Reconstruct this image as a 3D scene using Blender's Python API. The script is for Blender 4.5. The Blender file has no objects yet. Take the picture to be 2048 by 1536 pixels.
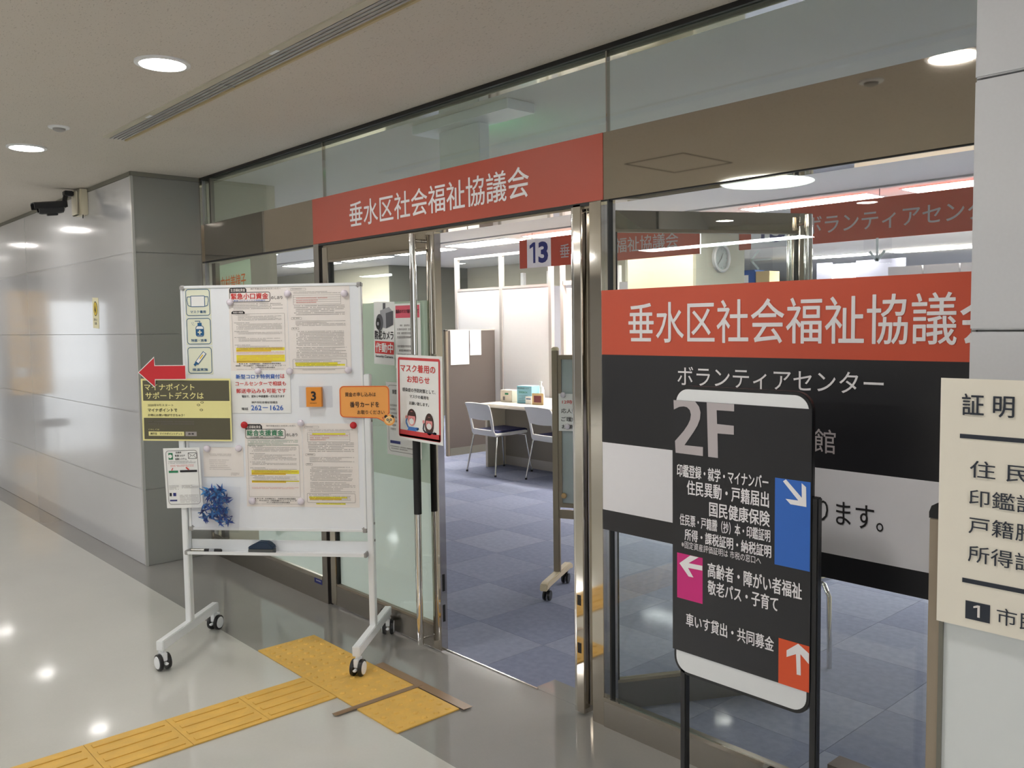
import bpy, bmesh, math, random
from mathutils import Vector, Matrix
S = bpy.context.scene
C = S.collection
PI = math.pi
rnd = random.Random(7)

# ------------------------------------------------------------------ camera, world, exposure
cam_d = bpy.data.cameras.new('camera'); cam = bpy.data.objects.new('camera', cam_d); C.objects.link(cam)
cam_d.sensor_width = 36; cam_d.lens = 30.709; cam_d.clip_start = .05; cam_d.clip_end = 200
YAW, PITCH, ROLL = 0.83663926, 0.06694113, -0.01364136
_f = Vector((-math.sin(YAW)*math.cos(PITCH), math.cos(YAW)*math.cos(PITCH), -math.sin(PITCH)))
_r = Vector((math.cos(YAW), math.sin(YAW), 0)); _u = _r.cross(_f)
_r2 = math.cos(ROLL)*_r + math.sin(ROLL)*_u; _u2 = -math.sin(ROLL)*_r + math.cos(ROLL)*_u
_m = Matrix((( _r2.x, _u2.x, -_f.x, 0), (_r2.y, _u2.y, -_f.y, -2.42), (_r2.z, _u2.z, -_f.z, 1.53), (0, 0, 0, 1)))
cam.matrix_world = _m
S.camera = cam
W = bpy.data.worlds.new('world'); S.world = W; W.use_nodes = True
bg = W.node_tree.nodes['Background']; bg.inputs[0].default_value = (.92, .96, 1, 1); bg.inputs[1].default_value = .8
S.view_settings.view_transform = 'Standard'; S.view_settings.look = 'None'
S.view_settings.exposure = 0.72; S.view_settings.gamma = 1; S.view_settings.use_curve_mapping = False
DOWN_E, TUBE_E, BIG_E, LOBBY_FILL_E = 82, 24, 9, 28     # lamp strengths

# ------------------------------------------------------------------ materials
def lin(c):
    return tuple(((x/255)/12.92 if x/255 <= .04045 else ((x/255+.055)/1.055)**2.4) for x in c)
MATS = {}
def mat(name, rgb, rough=.5, metal=0, spec=.5, coat=0, noise=0, nscale=30, bump=0, bscale=200, emit=0, stretch=None, trans=0, coatr=.05):
    if name in MATS: return MATS[name]
    m = bpy.data.materials.new(name); m.use_nodes = True; nt = m.node_tree; N = nt.nodes; L = nt.links
    b = N['Principled BSDF']; col = lin(rgb)
    b.inputs['Base Color'].default_value = (*col, 1); b.inputs['Roughness'].default_value = rough
    b.inputs['Metallic'].default_value = metal; b.inputs['Specular IOR Level'].default_value = spec
    b.inputs['Coat Weight'].default_value = coat; b.inputs['Coat Roughness'].default_value = coatr
    b.inputs['Transmission Weight'].default_value = trans
    tc = N.new('ShaderNodeTexCoord')
    src = tc.outputs['Object']
    if stretch:
        mp = N.new('ShaderNodeMapping'); mp.inputs['Scale'].default_value = stretch; L.new(src, mp.inputs[0]); src = mp.outputs[0]
    nz = N.new('ShaderNodeTexNoise'); nz.inputs['Scale'].default_value = nscale; nz.inputs['Detail'].default_value = 3; L.new(src, nz.inputs['Vector'])
    mr = N.new('ShaderNodeMapRange'); mr.inputs[3].default_value = 1-max(noise, .015); mr.inputs[4].default_value = 1+max(noise, .015); L.new(nz.outputs[0], mr.inputs[0])
    mx = N.new('ShaderNodeVectorMath'); mx.operation = 'SCALE'; mx.inputs[0].default_value = col; L.new(mr.outputs[0], mx.inputs['Scale'])
    L.new(mx.outputs[0], b.inputs['Base Color'])
    if bump:
        n2 = N.new('ShaderNodeTexNoise'); n2.inputs['Scale'].default_value = bscale; L.new(src, n2.inputs['Vector'])
        bp = N.new('ShaderNodeBump'); bp.inputs['Strength'].default_value = bump; bp.inputs['Distance'].default_value = .002
        L.new(n2.outputs[0], bp.inputs['Height']); L.new(bp.outputs[0], b.inputs['Normal'])
    if emit:
        b.inputs['Emission Color'].default_value = (*col, 1); b.inputs['Emission Strength'].default_value = emit
    MATS[name] = m; return m
def glass(name, tint, f0=.045, haze=0):
    """thin clear pane: tinted see-through mixed with a sharp reflection that grows at grazing angles, the same from both sides"""
    m = bpy.data.materials.new(name); m.use_nodes = True; nt = m.node_tree; N = nt.nodes; L = nt.links
    for n in list(N): N.remove(n)
    o = N.new('ShaderNodeOutputMaterial'); t = N.new('ShaderNodeBsdfTransparent'); g = N.new('ShaderNodeBsdfGlossy'); x = N.new('ShaderNodeMixShader')
    t.inputs[0].default_value = (*tint, 1); g.inputs['Roughness'].default_value = .0; g.inputs[0].default_value = (.95, 1, .97, 1)
    ge = N.new('ShaderNodeNewGeometry'); dt = N.new('ShaderNodeVectorMath'); dt.operation = 'DOT_PRODUCT'; L.new(ge.outputs['Normal'], dt.inputs[0]); L.new(ge.outputs['Incoming'], dt.inputs[1])
    def mth(op, a, b=None):
        q = N.new('ShaderNodeMath'); q.operation = op
        for i, v in enumerate((a, b)):
            if v is None: continue
            if isinstance(v, (int, float)): q.inputs[i].default_value = v
            else: L.new(v, q.inputs[i])
        return q.outputs[0]
    c = mth('ABSOLUTE', dt.outputs['Value']); p = mth('POWER', mth('SUBTRACT', 1.0, c), 5.0); F = mth('ADD', mth('MULTIPLY', p, 1-f0), f0)
    L.new(F, x.inputs[0]); L.new(t.outputs[0], x.inputs[1]); L.new(g.outputs[0], x.inputs[2])
    if haze:
        d = N.new('ShaderNodeBsdfDiffuse'); d.inputs[0].default_value = (*lin(haze[1]), 1); tl = N.new('ShaderNodeBsdfTranslucent'); tl.inputs[0].default_value = (*lin(haze[1]), 1)
        a = N.new('ShaderNodeMixShader'); a.inputs[0].default_value = .55; L.new(d.outputs[0], a.inputs[1]); L.new(tl.outputs[0], a.inputs[2])
        y = N.new('ShaderNodeMixShader'); y.inputs[0].default_value = haze[0]; L.new(t.outputs[0], y.inputs[1]); L.new(a.outputs[0], y.inputs[2])
        L.new(y.outputs[0], x.inputs[1])
    L.new(x.outputs[0], o.inputs[0]); MATS[name] = m; return m
def ceiling_mat(name, rgb, dens=.62):
    m = mat(name, rgb, .9, noise=.03, nscale=3)
    nt = m.node_tree; N = nt.nodes; L = nt.links; b = N['Principled BSDF']
    tc = N.new('ShaderNodeTexCoord'); mp = N.new('ShaderNodeMapping'); mp.inputs['Scale'].default_value = (1, 2.6, 1); mp.inputs['Rotation'].default_value = (0, 0, .5)
    nz = N.new('ShaderNodeTexNoise'); nz.inputs['Scale'].default_value = 75; nz.inputs['Detail'].default_value = 2
    cr = N.new('ShaderNodeValToRGB'); cr.color_ramp.elements[0].position = dens; cr.color_ramp.elements[0].color = (1, 1, 1, 1); cr.color_ramp.elements[1].position = dens+.08; cr.color_ramp.elements[1].color = (.7, .69, .67, 1)
    old = b.inputs['Base Color'].links[0].from_socket
    mm = N.new('ShaderNodeMix'); mm.data_type = 'RGBA'; mm.blend_type = 'MULTIPLY'; mm.inputs[0].default_value = 1
    L.new(tc.outputs['Object'], mp.inputs[0]); L.new(mp.outputs[0], nz.inputs['Vector']); L.new(nz.outputs[0], cr.inputs[0]); L.new(old, mm.inputs[6]); L.new(cr.outputs[0], mm.inputs[7]); L.new(mm.outputs[2], b.inputs['Base Color'])
    return m
def tonal(name, rgb, rough, scale, amt, grime=0, coat=0, spec=.5):
    """large soft tonal patches plus fine speckle"""
    m = mat(name, rgb, rough, noise=.03, nscale=140, coat=coat, spec=spec)
    nt = m.node_tree; N = nt.nodes; L = nt.links; b = N['Principled BSDF']; tc = N.new('ShaderNodeTexCoord')
    nz = N.new('ShaderNodeTexNoise'); nz.inputs['Scale'].default_value = scale; nz.inputs['Detail'].default_value = 4; L.new(tc.outputs['Object'], nz.inputs['Vector'])
    mr = N.new('ShaderNodeMapRange'); mr.inputs[1].default_value = .3; mr.inputs[2].default_value = .7; mr.inputs[3].default_value = 1-amt; mr.inputs[4].default_value = 1+amt; L.new(nz.outputs[0], mr.inputs[0])
    old = b.inputs['Base Color'].links[0].from_socket
    v = N.new('ShaderNodeVectorMath'); v.operation = 'SCALE'; L.new(old, v.inputs[0]); L.new(mr.outputs[0], v.inputs['Scale']); L.new(v.outputs[0], b.inputs['Base Color'])
    r2 = N.new('ShaderNodeMapRange'); r2.inputs[3].default_value = rough*.7; r2.inputs[4].default_value = rough*1.5; L.new(nz.outputs[0], r2.inputs[0]); L.new(r2.outputs[0], b.inputs['Roughness'])
    return m

CEIL = ceiling_mat('ceiling_board', (207, 200, 190))
CEIL2 = ceiling_mat('office_ceiling_board', (224, 220, 212), .7)
FLOOR = tonal('polished_floor', (203, 202, 196), .075, 1.3, .035, spec=.62, coat=.35)
BORDER = tonal('dark_polished_floor', (146, 144, 141), .06, 1.6, .05, spec=.6, coat=.35)
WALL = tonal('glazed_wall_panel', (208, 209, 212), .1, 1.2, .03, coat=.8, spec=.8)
WALL_SHADED = tonal('glazed_panel_shaded', (138, 138, 134), .2, 1.2, .03, coat=.2)  # wall panels with the side faces' shade put into the colour
JOINT = mat('joint_grey', (176, 175, 172), .6)
STEEL = mat('polished_steel', (206, 200, 190), .055, 1, noise=.02, nscale=6)
STEEL2 = mat('brushed_steel', (150, 144, 136), .3, 1, noise=.04, nscale=20, stretch=(1, 1, 40))
STEEL3 = mat('header_steel', (186, 178, 166), .03, 1, noise=.01, nscale=5)
CHROME = mat('chrome', (228, 226, 222), .06, 1)
DARK = mat('black_gasket', (26, 26, 26), .5)
BLACKM = mat('black_paint', (28, 28, 30), .35)
GRIP = mat('black_rubber_grip', (24, 25, 27), .6, bump=.2)
GL = glass('window_glass', (.965, .985, .972), .045)
GLT = glass('transom_glass', (.92, .965, .94), .09)
MINT = glass('mint_frosted_film', (.9, 1, .95), .02, (.93, (250, 255, 253)))
SAGE = glass('sage_frosted_film', (.8, .9, .82), .02, (.8, (226, 233, 222)))
VRED = mat('vinyl_red', (186, 78, 56), .45)
VORG = mat('vinyl_orange', (212, 86, 58), .4)
VBLK = mat('vinyl_black', (34, 34, 38), .35)
VWHT = mat('vinyl_white', (240, 239, 244), .4)
LTR = mat('letter_white', (244, 241, 243), .5)
LTRG = mat('letter_grey', (186, 178, 180), .5)
INK = mat('ink_black', (35, 33, 36), .6)
INKG = mat('ink_grey', (112, 104, 104), .7)
INKL = mat('ink_pale_grey', (165, 158, 155), .7)
INKR = mat('ink_red', (214, 62, 58), .6)
INKP = mat('ink_pale_red', (222, 140, 132), .6)
INKB = mat('ink_blue', (38, 98, 190), .6)
INKN = mat('ink_navy', (38, 46, 118), .5)
INKT = mat('ink_teal_blue', (30, 92, 140), .6)
INKV = mat('ink_green', (44, 128, 88), .6)
HILI = mat('highlighter_yellow', (244, 232, 60), .6)
HILO = mat('highlighter_amber', (244, 206, 66), .6)
PAPER = mat('paper_warm', (238, 231, 226), .6, noise=.02)
PAPERW = mat('paper_white', (240, 240, 238), .55)
CREAM = mat('paper_cream', (240, 234, 196), .5)
BOARDW = mat('whiteboard_enamel', (240, 243, 248), .16, coat=.4)
WHITEM = mat('white_enamel_frame', (236, 238, 240), .3)
CAPG = mat('grey_plastic_cap', (160, 158, 156), .5)
YEL = tonal('tactile_yellow', (224, 180, 88), .5, 14, .08)
TAPE = mat('brown_tape', (140, 112, 84), .35)
CARP_A = tonal('carpet_light', (140, 145, 164), .95, 30, .08)
CARP_B = tonal('carpet_dark', (129, 134, 155), .95, 30, .08)
CARP_C = tonal('carpet_mid', (135, 140, 160), .95, 30, .08)
for _c in (CARP_A, CARP_B, CARP_C):
    _c.node_tree.nodes['Principled BSDF'].inputs['Specular IOR Level'].default_value = .1
PWHITE = mat('partition_white', (240, 238, 235), .5)
PFRAME = mat('partition_aluminium', (190, 184, 178), .4, .2)
TAUPE = mat('partition_taupe', (98, 89, 84), .8, bump=.2, bscale=500)
WALLC = mat('office_wall_cream', (204, 199, 178), .7, noise=.02, nscale=2)
WALLC_SHADED = mat('office_wall_shaded', (122, 123, 114), .7, noise=.02, nscale=2)  # cream wall darkened in colour for faces turned from the light
BEIGE = mat('beige_panel', (226, 216, 198), .5)
DESKM = mat('desk_cream', (226, 218, 204), .35)
DESKD = mat('desk_side_taupe', (150, 142, 130), .6)
SHELL = mat('white_plastic', (238, 236, 230), .35)
NAVY = mat('navy_seat_fabric', (40, 42, 84), .8, bump=.3)
BRONZE = mat('bronze_aluminium', (150, 138, 122), .35, .35)
TANP = mat('tan_panel_trim', (158, 144, 126), .45, .1)
LAMP = mat('lamp_diffuser', (255, 251, 246), .5, emit=DOWN_E)
TUBE = mat('tube_diffuser', (255, 252, 246), .5, emit=TUBE_E)
DISC = mat('big_disc_diffuser', (245, 250, 244), .5, emit=BIG_E)
LOB = mat('lobby_fill_panel', (250, 252, 255), .5, emit=LOBBY_FILL_E)
EXITG = mat('exit_green', (60, 200, 120), .5, emit=2.0)
WINL = mat('daylit_window', (226, 232, 252), .5, emit=1.5)

# ------------------------------------------------------------------ helpers
def tag(o, label=None, cat=None, group=None, kind=None):
    for k, v in (('label', label), ('category', cat), ('group', group), ('kind', kind)):
        if v: o[k] = v
    return o
def thing(name, label, cat, loc=(0, 0, 0), rz=0, group=None):
    o = bpy.data.objects.new(name, None); C.objects.link(o); o.empty_display_size = .05
    o.location = loc; o.rotation_euler = (0, 0, rz); return tag(o, label, cat, group)
def setting(name, loc=(0, 0, 0), rz=0):
    o = bpy.data.objects.new(name, None); C.objects.link(o); o.location = loc; o.rotation_euler = (0, 0, rz); o['kind'] = 'structure'; return o
def copy_tree(o, parent=None):
    c = o.copy(); C.objects.link(c); c.parent = parent
    for ch in o.children: copy_tree(ch, c)
    return c
class MB:
    def __init__(s): s.v = []; s.f = []
    def box(s, x0, x1, y0, y1, z0, z1):
        n = len(s.v); s.v += [(x, y, z) for x in (x0, x1) for y in (y0, y1) for z in (z0, z1)]
        s.f += [tuple(n+i for i in q) for q in ((0, 1, 3, 2), (4, 6, 7, 5), (0, 4, 5, 1), (2, 3, 7, 6), (0, 2, 6, 4), (1, 5, 7, 3))]; return s
    def tube(s, pts, r, n=10, caps=True):
        pts = [Vector(p) for p in pts]; rs = r if isinstance(r, (list, tuple)) else [r]*len(pts); base = len(s.v); up = None
        for i, p in enumerate(pts):
            t = (pts[min(i+1, len(pts)-1)]-pts[max(i-1, 0)]).normalized()
            if up is None: up = Vector((0, 0, 1)) if abs(t.z) < .9 else Vector((1, 0, 0))
            a = t.cross(up).normalized(); b = t.cross(a).normalized(); up = -b if False else up
            for k in range(n):
                th = 2*PI*k/n; s.v.append(tuple(p+rs[i]*(math.cos(th)*a+math.sin(th)*b)))
        for i in range(len(pts)-1):
            for k in range(n):
                s.f.append((base+i*n+k, base+i*n+(k+1) % n, base+(i+1)*n+(k+1) % n, base+(i+1)*n+k))
        if caps:
            s.f.append(tuple(base+k for k in range(n))[::-1]); s.f.append(tuple(base+(len(pts)-1)*n+k for k in range(n)))
        return s
    def lathe(s, prof, c=(0, 0, 0), n=24, axis='z'):
        base = len(s.v)
        for r, h in prof:
            for k in range(n):
                th = 2*PI*k/n; a, b = r*math.cos(th), r*math.sin(th)
                p = {'z': (a, b, h), 'y': (a, h, b), 'x': (h, a, b)}[axis]
                s.v.append((p[0]+c[0], p[1]+c[1], p[2]+c[2]))
        for i in range(len(prof)-1):
            for k in range(n): s.f.append((base+i*n+k, base+i*n+(k+1) % n, base+(i+1)*n+(k+1) % n, base+(i+1)*n+k))
        s.f.append(tuple(base+k for k in range(n))); s.f.append(tuple(base+(len(prof)-1)*n+k for k in range(n))[::-1]); return s
    def prism(s, pts, y0, y1):
        """outline in x,z extruded along y"""
        n = len(s.v); k = len(pts)
        s.v += [(x, y0, z) for x, z in pts]+[(x, y1, z) for x, z in pts]
        s.f += [tuple(range(n, n+k)), tuple(range(n+2*k-1, n+k-1, -1))]+[(n+i, n+(i+1) % k, n+k+(i+1) % k, n+k+i)[::-1] for i in range(k)]; return s
    def prismx(s, pts, x0, x1):
        n = len(s.v); k = len(pts)
        s.v += [(x0, y, z) for y, z in pts]+[(x1, y, z) for y, z in pts]
        s.f += [tuple(range(n, n+k)), tuple(range(n+2*k-1, n+k-1, -1))]+[(n+i, n+(i+1) % k, n+k+(i+1) % k, n+k+i)[::-1] for i in range(k)]; return s
    def build(s, name, m, parent=None, bev=0, smooth=False, loc=None, kind=None):
        me = bpy.data.meshes.new(name); me.from_pydata(s.v, [], s.f); me.materials.append(m)
        bm = bmesh.new(); bm.from_mesh(me); bmesh.ops.recalc_face_normals(bm, faces=bm.faces)
        if bev: bmesh.ops.bevel(bm, geom=[e for e in bm.edges if e.calc_face_angle(0) > .6], offset=bev, segments=2, affect='EDGES', clamp_overlap=True)
        bm.to_mesh(me); bm.free()
        if smooth:
            for p in me.polygons: p.use_smooth = True
            me.set_sharp_from_angle(angle=.7)
        o = bpy.data.objects.new(name, me); C.objects.link(o); o.parent = parent
        if loc: o.location = loc
        if kind: o['kind'] = kind
        return o
def box(name, m, x0, x1, y0, y1, z0, z1, parent=None, bev=0, kind=None):
    c = ((x0+x1)/2, (y0+y1)/2, (z0+z1)/2) if parent is None else (0, 0, 0)
    return MB().box(x0-c[0], x1-c[0], y0-c[1], y1-c[1], z0-c[2], z1-c[2]).build(name, m, parent, bev, loc=c if parent is None else None, kind=kind)
_TC = {}
def glyphs(body, bold=0):
    """flat triangles of a line of writing, unit bounding box"""
    k = (body, bold)
    if k in _TC: return _TC[k]
    c = bpy.data.curves.new('t', 'FONT'); c.body = body; c.resolution_u = 3; c.offset = bold; c.fill_mode = 'FRONT'
    o = bpy.data.objects.new('t', c); C.objects.link(o); bpy.context.view_layer.update()
    me = bpy.data.meshes.new_from_object(o.evaluated_get(bpy.context.evaluated_depsgraph_get()))
    v = [tuple(p.co) for p in me.vertices]; f = [tuple(p.vertices) for p in me.polygons]
    bpy.data.objects.remove(o); bpy.data.curves.remove(c); bpy.data.meshes.remove(me)
    x0, x1 = min(p[0] for p in v), max(p[0] for p in v); y0, y1 = min(p[1] for p in v), max(p[1] for p in v)
    v = [((p[0]-x0)/(x1-x0 or 1), (p[1]-y0)/(y1-y0 or 1)) for p in v]
    _TC[k] = (v, f); return _TC[k]
class Print:
    """flat print on a face that looks towards local -Y; u runs right, v runs down, both 0..1 over width w and height h around (cx, cz)"""
    def __init__(s, parent, w, h, y=0, cx=0, cz=0, sign=-1): s.p = parent; s.w = w; s.h = h; s.y = y; s.cx = cx; s.cz = cz; s.d = {}; s.sg = sign
    def _add(s, pts, faces, m, layer, kind):
        v, f, _ = s.d.setdefault((m.name, kind), ([], [], m)); n = len(v)
        v += [(s.cx+(u-.5)*s.w*(-s.sg), s.y+s.sg*.0005*layer, s.cz+(.5-q)*s.h) for u, q in pts]; f += [tuple(n+i for i in (t[::-1])) for t in faces]
    def rect(s, u0, v0, u1, v1, m, layer=1): s._add([(u0, v0), (u1, v0), (u1, v1), (u0, v1)], [(0, 1, 2, 3)], m, layer, 'g'); return s
    def poly(s, pts, m, layer=1): s._add(pts, [tuple(range(len(pts)))], m, layer, 'g'); return s
    def text(s, body, u0, v0, u1, v1, m, bold=0, layer=3):
        if bold and body.isascii(): v, f = glyphs(body, bold); bold = 0
        else: v, f = glyphs(body)
        e = bold*.9*(v1-v0)*s.h     # heavier strokes by shifted copies, e in metres
        for k, (dx, dz) in enumerate(((0, 0), (-e, 0), (e, 0), (0, -e*.7), (0, e*.7)) if bold else ((0, 0),)):
            s._add([(u0+(u1-u0)*a+dx/s.w, v1+(v0-v1)*b+dz/s.h) for a, b in v], [t[::-1] for t in f], m, layer+.2*k, 't')
        return s
    def one(s, u0, v0, u1, v1, m, layer=3):
        w = u1-u0; h = v1-v0; s.poly([(u1-w*.38, v0), (u1, v0), (u1, v1), (u1-w*.38, v1), (u1-w*.38, v0+h*.2), (u0, v0+h*.3), (u0, v0+h*.14)], m, layer); return s
    def rring(s, u0, v0, u1, v1, t, m, layer=2, r=.02, fill=None):
        """rounded outline, t and r in metres"""
        def ring(k):
            pts = []; rr = max(r-k, .0005); X0, X1 = u0*s.w+k, u1*s.w-k; Y0, Y1 = v0*s.h+k, v1*s.h-k
            for cx_, cy_, a0 in ((X1-rr, Y0+rr, -90), (X1-rr, Y1-rr, 0), (X0+rr, Y1-rr, 90), (X0+rr, Y0+rr, 180)):
                for j in range(6):
                    a = math.radians(a0+j*18); pts.append(((cx_+rr*math.cos(a))/s.w, (cy_+rr*math.sin(a))/s.h))
            return pts
        a, b = ring(0), ring(t); n = len(a)
        s._add(a+b, [(i, (i+1) % n, n+(i+1) % n, n+i) for i in range(n)], m, layer, 'g')
        if fill: s._add(b, [tuple(range(n))], fill, layer-1, 'g')
        return s
    def disc(s, u, v, r, m, layer=2, ry=None, a0=0, a1=360, n=20):
        ry = ry or r; s.poly([(u+r*math.cos(math.radians(a0+(a1-a0)*k/n))/s.w, v+ry*math.sin(math.radians(a0+(a1-a0)*k/n))/s.h) for k in range(n+(a1-a0 != 360))], m, layer); return s
    def line(s, pts, t, m, layer=2):
        for (a, b), (c, d) in zip(pts, pts[1:]):
            dx, dy = (c-a)*s.w, (d-b)*s.h; L = math.hypot(dx, dy) or 1; nx, ny = -dy/L*t/2, dx/L*t/2
            s._add([(a+nx/s.w, b+ny/s.h), (c+nx/s.w, d+ny/s.h), (c-nx/s.w, d-ny/s.h), (a-nx/s.w, b-ny/s.h)], [(0, 1, 2, 3)], m, layer, 'g')
        return s
    def fine(s, u0, v0, u1, v1, n, m, fillf=.55, layer=3, indent=.0):
        """rows of tiny print too small to read, each sign a few short strokes"""
        rh = (v1-v0)/n; gh = rh*fillf; gw = gh*s.h/s.w
        for i in range(n):
            a = u0+(indent if rnd.random() < .5 else 0); e = u1-(rnd.random()*.35*(u1-u0) if rnd.random() < .35 else 0); t = v0+i*rh
            while a+gw < e:
                if rnd.random() > .08:
                    for k in range(2):
                        yy = t+gh*(.1+.45*k+rnd.random()*.12); s.rect(a+gw*.08*rnd.random(), yy, a+gw*(.7+.25*rnd.random()), yy+gh*.2, m, layer)
                    xx = a+gw*(.15+.5*rnd.random()); s.rect(xx, t, xx+gw*.17, t+gh*.95, m, layer)
                a += gw*1.12
        return s
    def done(s, tn='lettering', gn='graphic'):
        for (_, k), (v, f, m) in s.d.items():
            me = bpy.data.meshes.new(tn if k == 't' else gn); me.from_pydata(v, [], f); me.materials.append(m)
            o = bpy.data.objects.new(me.name, me); C.objects.link(o); o.parent = s.p
            if k == 'g' and len(f) > 60: o['kind'] = 'stuff'; o.name = 'fine_print'
        s.d = {}
def wpt(org, ang, s, z, n=0):
    """point s along and n in front of an upright plane through org"""
    return (org[0]+s*math.cos(ang)+n*math.sin(ang), org[1]+s*math.sin(ang)-n*math.cos(ang), z)
def sheet(name, label, cat, org, ang, s0, s1, z0, z1, n, m, group=None, curl=0, th=.0008, tilt=0):
    """a thin sheet facing the viewer on an upright plane; returns it and its print"""
    w, h = s1-s0, z1-z0; b = MB(); k = 8
    pts = []
    for i in range(k+1):
        x = -w/2+w*i/k; pts.append(x)
    for i in range(k):
        b.box(pts[i], pts[i+1], 0, th, -h/2, h/2)
    me = bpy.data.meshes.new(name); bm = bmesh.new()
    vs = [[bm.verts.new((pts[i], y, z)) for z in (-h/2, h/2)] for i in (0, k) for y in (0, th)]
    f = lambda *q: bm.faces.new(q)
    f(vs[0][0], vs[2][0], vs[2][1], vs[0][1]); f(vs[3][0], vs[1][0], vs[1][1], vs[3][1]); f(vs[0][1], vs[2][1], vs[3][1], vs[1][1]); f(vs[0][0], vs[1][0], vs[3][0], vs[2][0]); f(vs[0][0], vs[0][1], vs[1][1], vs[1][0]); f(vs[2][0], vs[3][0], vs[3][1], vs[2][1])
    bmesh.ops.recalc_face_normals(bm, faces=bm.faces); bm.to_mesh(me); bm.free(); me.materials.append(m)
    o = bpy.data.objects.new(name, me); C.objects.link(o)
    o.location = wpt(org, ang, (s0+s1)/2, (z0+z1)/2, n+th); o.rotation_euler = (0, tilt, ang); tag(o, label, cat, group)
    return o, Print(o, w, h)

CZ = 2.535
# ------------------------------------------------------------------ floor
box('floor', FLOOR, -32, 7, -11, -.61, -.05, 0, kind='structure')
box('floor_border', BORDER, -32, 7, -.61, .05, -.05, 0, kind='structure')
box('floor_threshold', BORDER, -2.62, -2.2, .05, .17, -.05, .001, kind='structure')
box('trim_1', CHROME, -3.26, -2.6, .045, .053, -.01, .004, kind='structure')
box('floor_subfloor', CARP_B, -22, 4, .05, 20, -.06, -.012, kind='structure')
carpet = setting('floor_carpet')
tiles = [MB().box(.001, .479, .001, .479, -.012, 0).build('carpet_tile', m, carpet) for m in (CARP_A, CARP_B, CARP_C)]
meshes = [t.data for t in tiles]
for t in tiles: bpy.data.objects.remove(t)
cnt = 0; far = [MB(), MB()]
for i in range(-30, 12):
    for j in range(-5, 35):
        x, y = -5.83+.48*i, 2.34+.48*j
        if y+.48 < .06 or y > 19: continue
        k = 0 if (i+j) % 2 == 0 else 1
        if rnd.random() < .18: k = 2
        near = -9.2 < x < -.9 and y < 4.6 and not (y > 2.6 and x > -3.6) and x < -.95
        if near and y > -.1 and y+.001 >= .05:
            o = bpy.data.objects.new('carpet_tile', meshes[k]); C.objects.link(o); o.parent = carpet; o.location = (x, y, 0); cnt += 1
        else:
            y0 = max(y+.001, .052); far[min(k, 1)].box(x+.001, x+.479, y0, y+.479, -.012, 0)
for k in (0, 1): far[k].build('carpet_field', (CARP_A, CARP_B)[k], carpet, kind='stuff')

# ------------------------------------------------------------------ tactile paving
tp = thing('tactile_paving', 'yellow tactile paving of blister and bar tiles running up to the glass doors', 'tactile paving', (-3.255, -.46, 0))
def blister():
    b = MB().box(-.149, .149, -.149, .149, 0, .005)
    for i in range(5):
        for j in range(5):
            b.lathe([(.013, .005), (.011, .0085), (.007, .0098)], ((i-2)*.058, (j-2)*.058, 0), 8)
    return b
def bars():
    b = MB().box(-.149, .149, -.149, .149, 0, .005)
    for i in range(4):
        x = (i-1.5)*.072; b.box(x-.014, x+.014, -.13, .13, .005, .0085)
    return b
bt = blister().build('blister_tile', YEL, tp, bev=0); brt = bars().build('bar_tile', YEL, tp)
bt.location = (-3.693+3.255, 0, .001); bt.scale = brt.scale = (.948, 1, 1)
for k in range(1, 4):
    o = bt.copy(); C.objects.link(o); o.location = (-3.693+.284*k+3.255+(.026 if k == 3 else 0), 0-(.004 if k == 3 else 0), .001)
for k in range(8):
    o = brt if k == 0 else brt.copy()
    if k: C.objects.link(o)
    o.location = (0, -.3*(k+1)-.002, .001)
tag(MB().box(0, .64, 0, .045, 0, .0012).build('floor_tape', TAPE, loc=(-3.29, -.311, .0066)), 'brown tape strip along the door side of the yellow blister tiles', 'tape')
tag(MB().box(-.014, .014, -.42, 0, 0, .0012).build('floor_tape', TAPE, loc=(-2.969, -.29, .0075)), 'brown tape strip across the joint between the last two blister tiles', 'tape')

# ------------------------------------------------------------------ ceilings
box('ceiling', CEIL, -32, 7, -11, 0.0, CZ, CZ+.1, kind='structure')
box('ceiling_office', CEIL2, -22, 4, 0.002, 20, CZ, CZ+.1, kind='structure')
ap = setting('trim_2'); 
for a in ((-3.655, -3.2, -2.37, -2.362), (-3.655, -3.2, -1.868, -1.86), (-3.655, -3.647, -2.37, -1.86), (-3.208, -3.2, -2.37, -1.86)):
    box('access_panel_edge', mat('panel_seam', (110, 104, 96), .7), a[0], a[1], a[2], a[3], CZ-.003, CZ+.001, ap)
def downlight(x, y, label, grp='round recessed downlights in the corridor ceiling'):
    t = thing('downlight', label, 'downlight', (x, y, CZ), 0, grp)
    MB().lathe([(.1, 0), (.1, -.006), (.083, -.009), (.083, 0)], n=32).build('trim_ring', WHITEM, t, smooth=True)
    MB().lathe([(.083, -.001), (.083, -.004)], n=32).build('diffuser', LAMP, t)
    return t
downlight(-3.371, -1.13, 'bright round downlight in the ceiling beside the slot air diffuser')
downlight(-5.35, -1.13, 'round downlight at the left edge of the picture, beside the ceiling sensor')
for k in range(2, 9):
    downlight(-3.371-1.98*k, -1.13, 'round downlight number %d from the air diffuser going down the corridor' % k)
downlight(-1.39, -1.13, 'round downlight above the folding screen with the cream notice')
downlight(.59, -1.13, 'round downlight behind the viewer')
for x, y in ((-3.53, -4.82), (-5.03, -4.94), (-7, -4.9), (-9, -4.9), (-1.5, -4.9)):
    downlight(x, y, 'round downlight deep in the lobby ceiling, seen only as a reflection', 'lobby downlights')
t = thing('disc_light', 'large round ceiling light reflected in the steel header', 'ceiling light', (-3.49, -3.2, CZ))
MB().lathe([(.345, 0), (.345, -.005), (.325, -.005), (.325, 0)], n=40).build('trim_ring', WHITEM, t, smooth=True)
MB().lathe([(.325, -.001), (.325, -.004)], n=40).build('diffuser', DISC, t)
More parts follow.
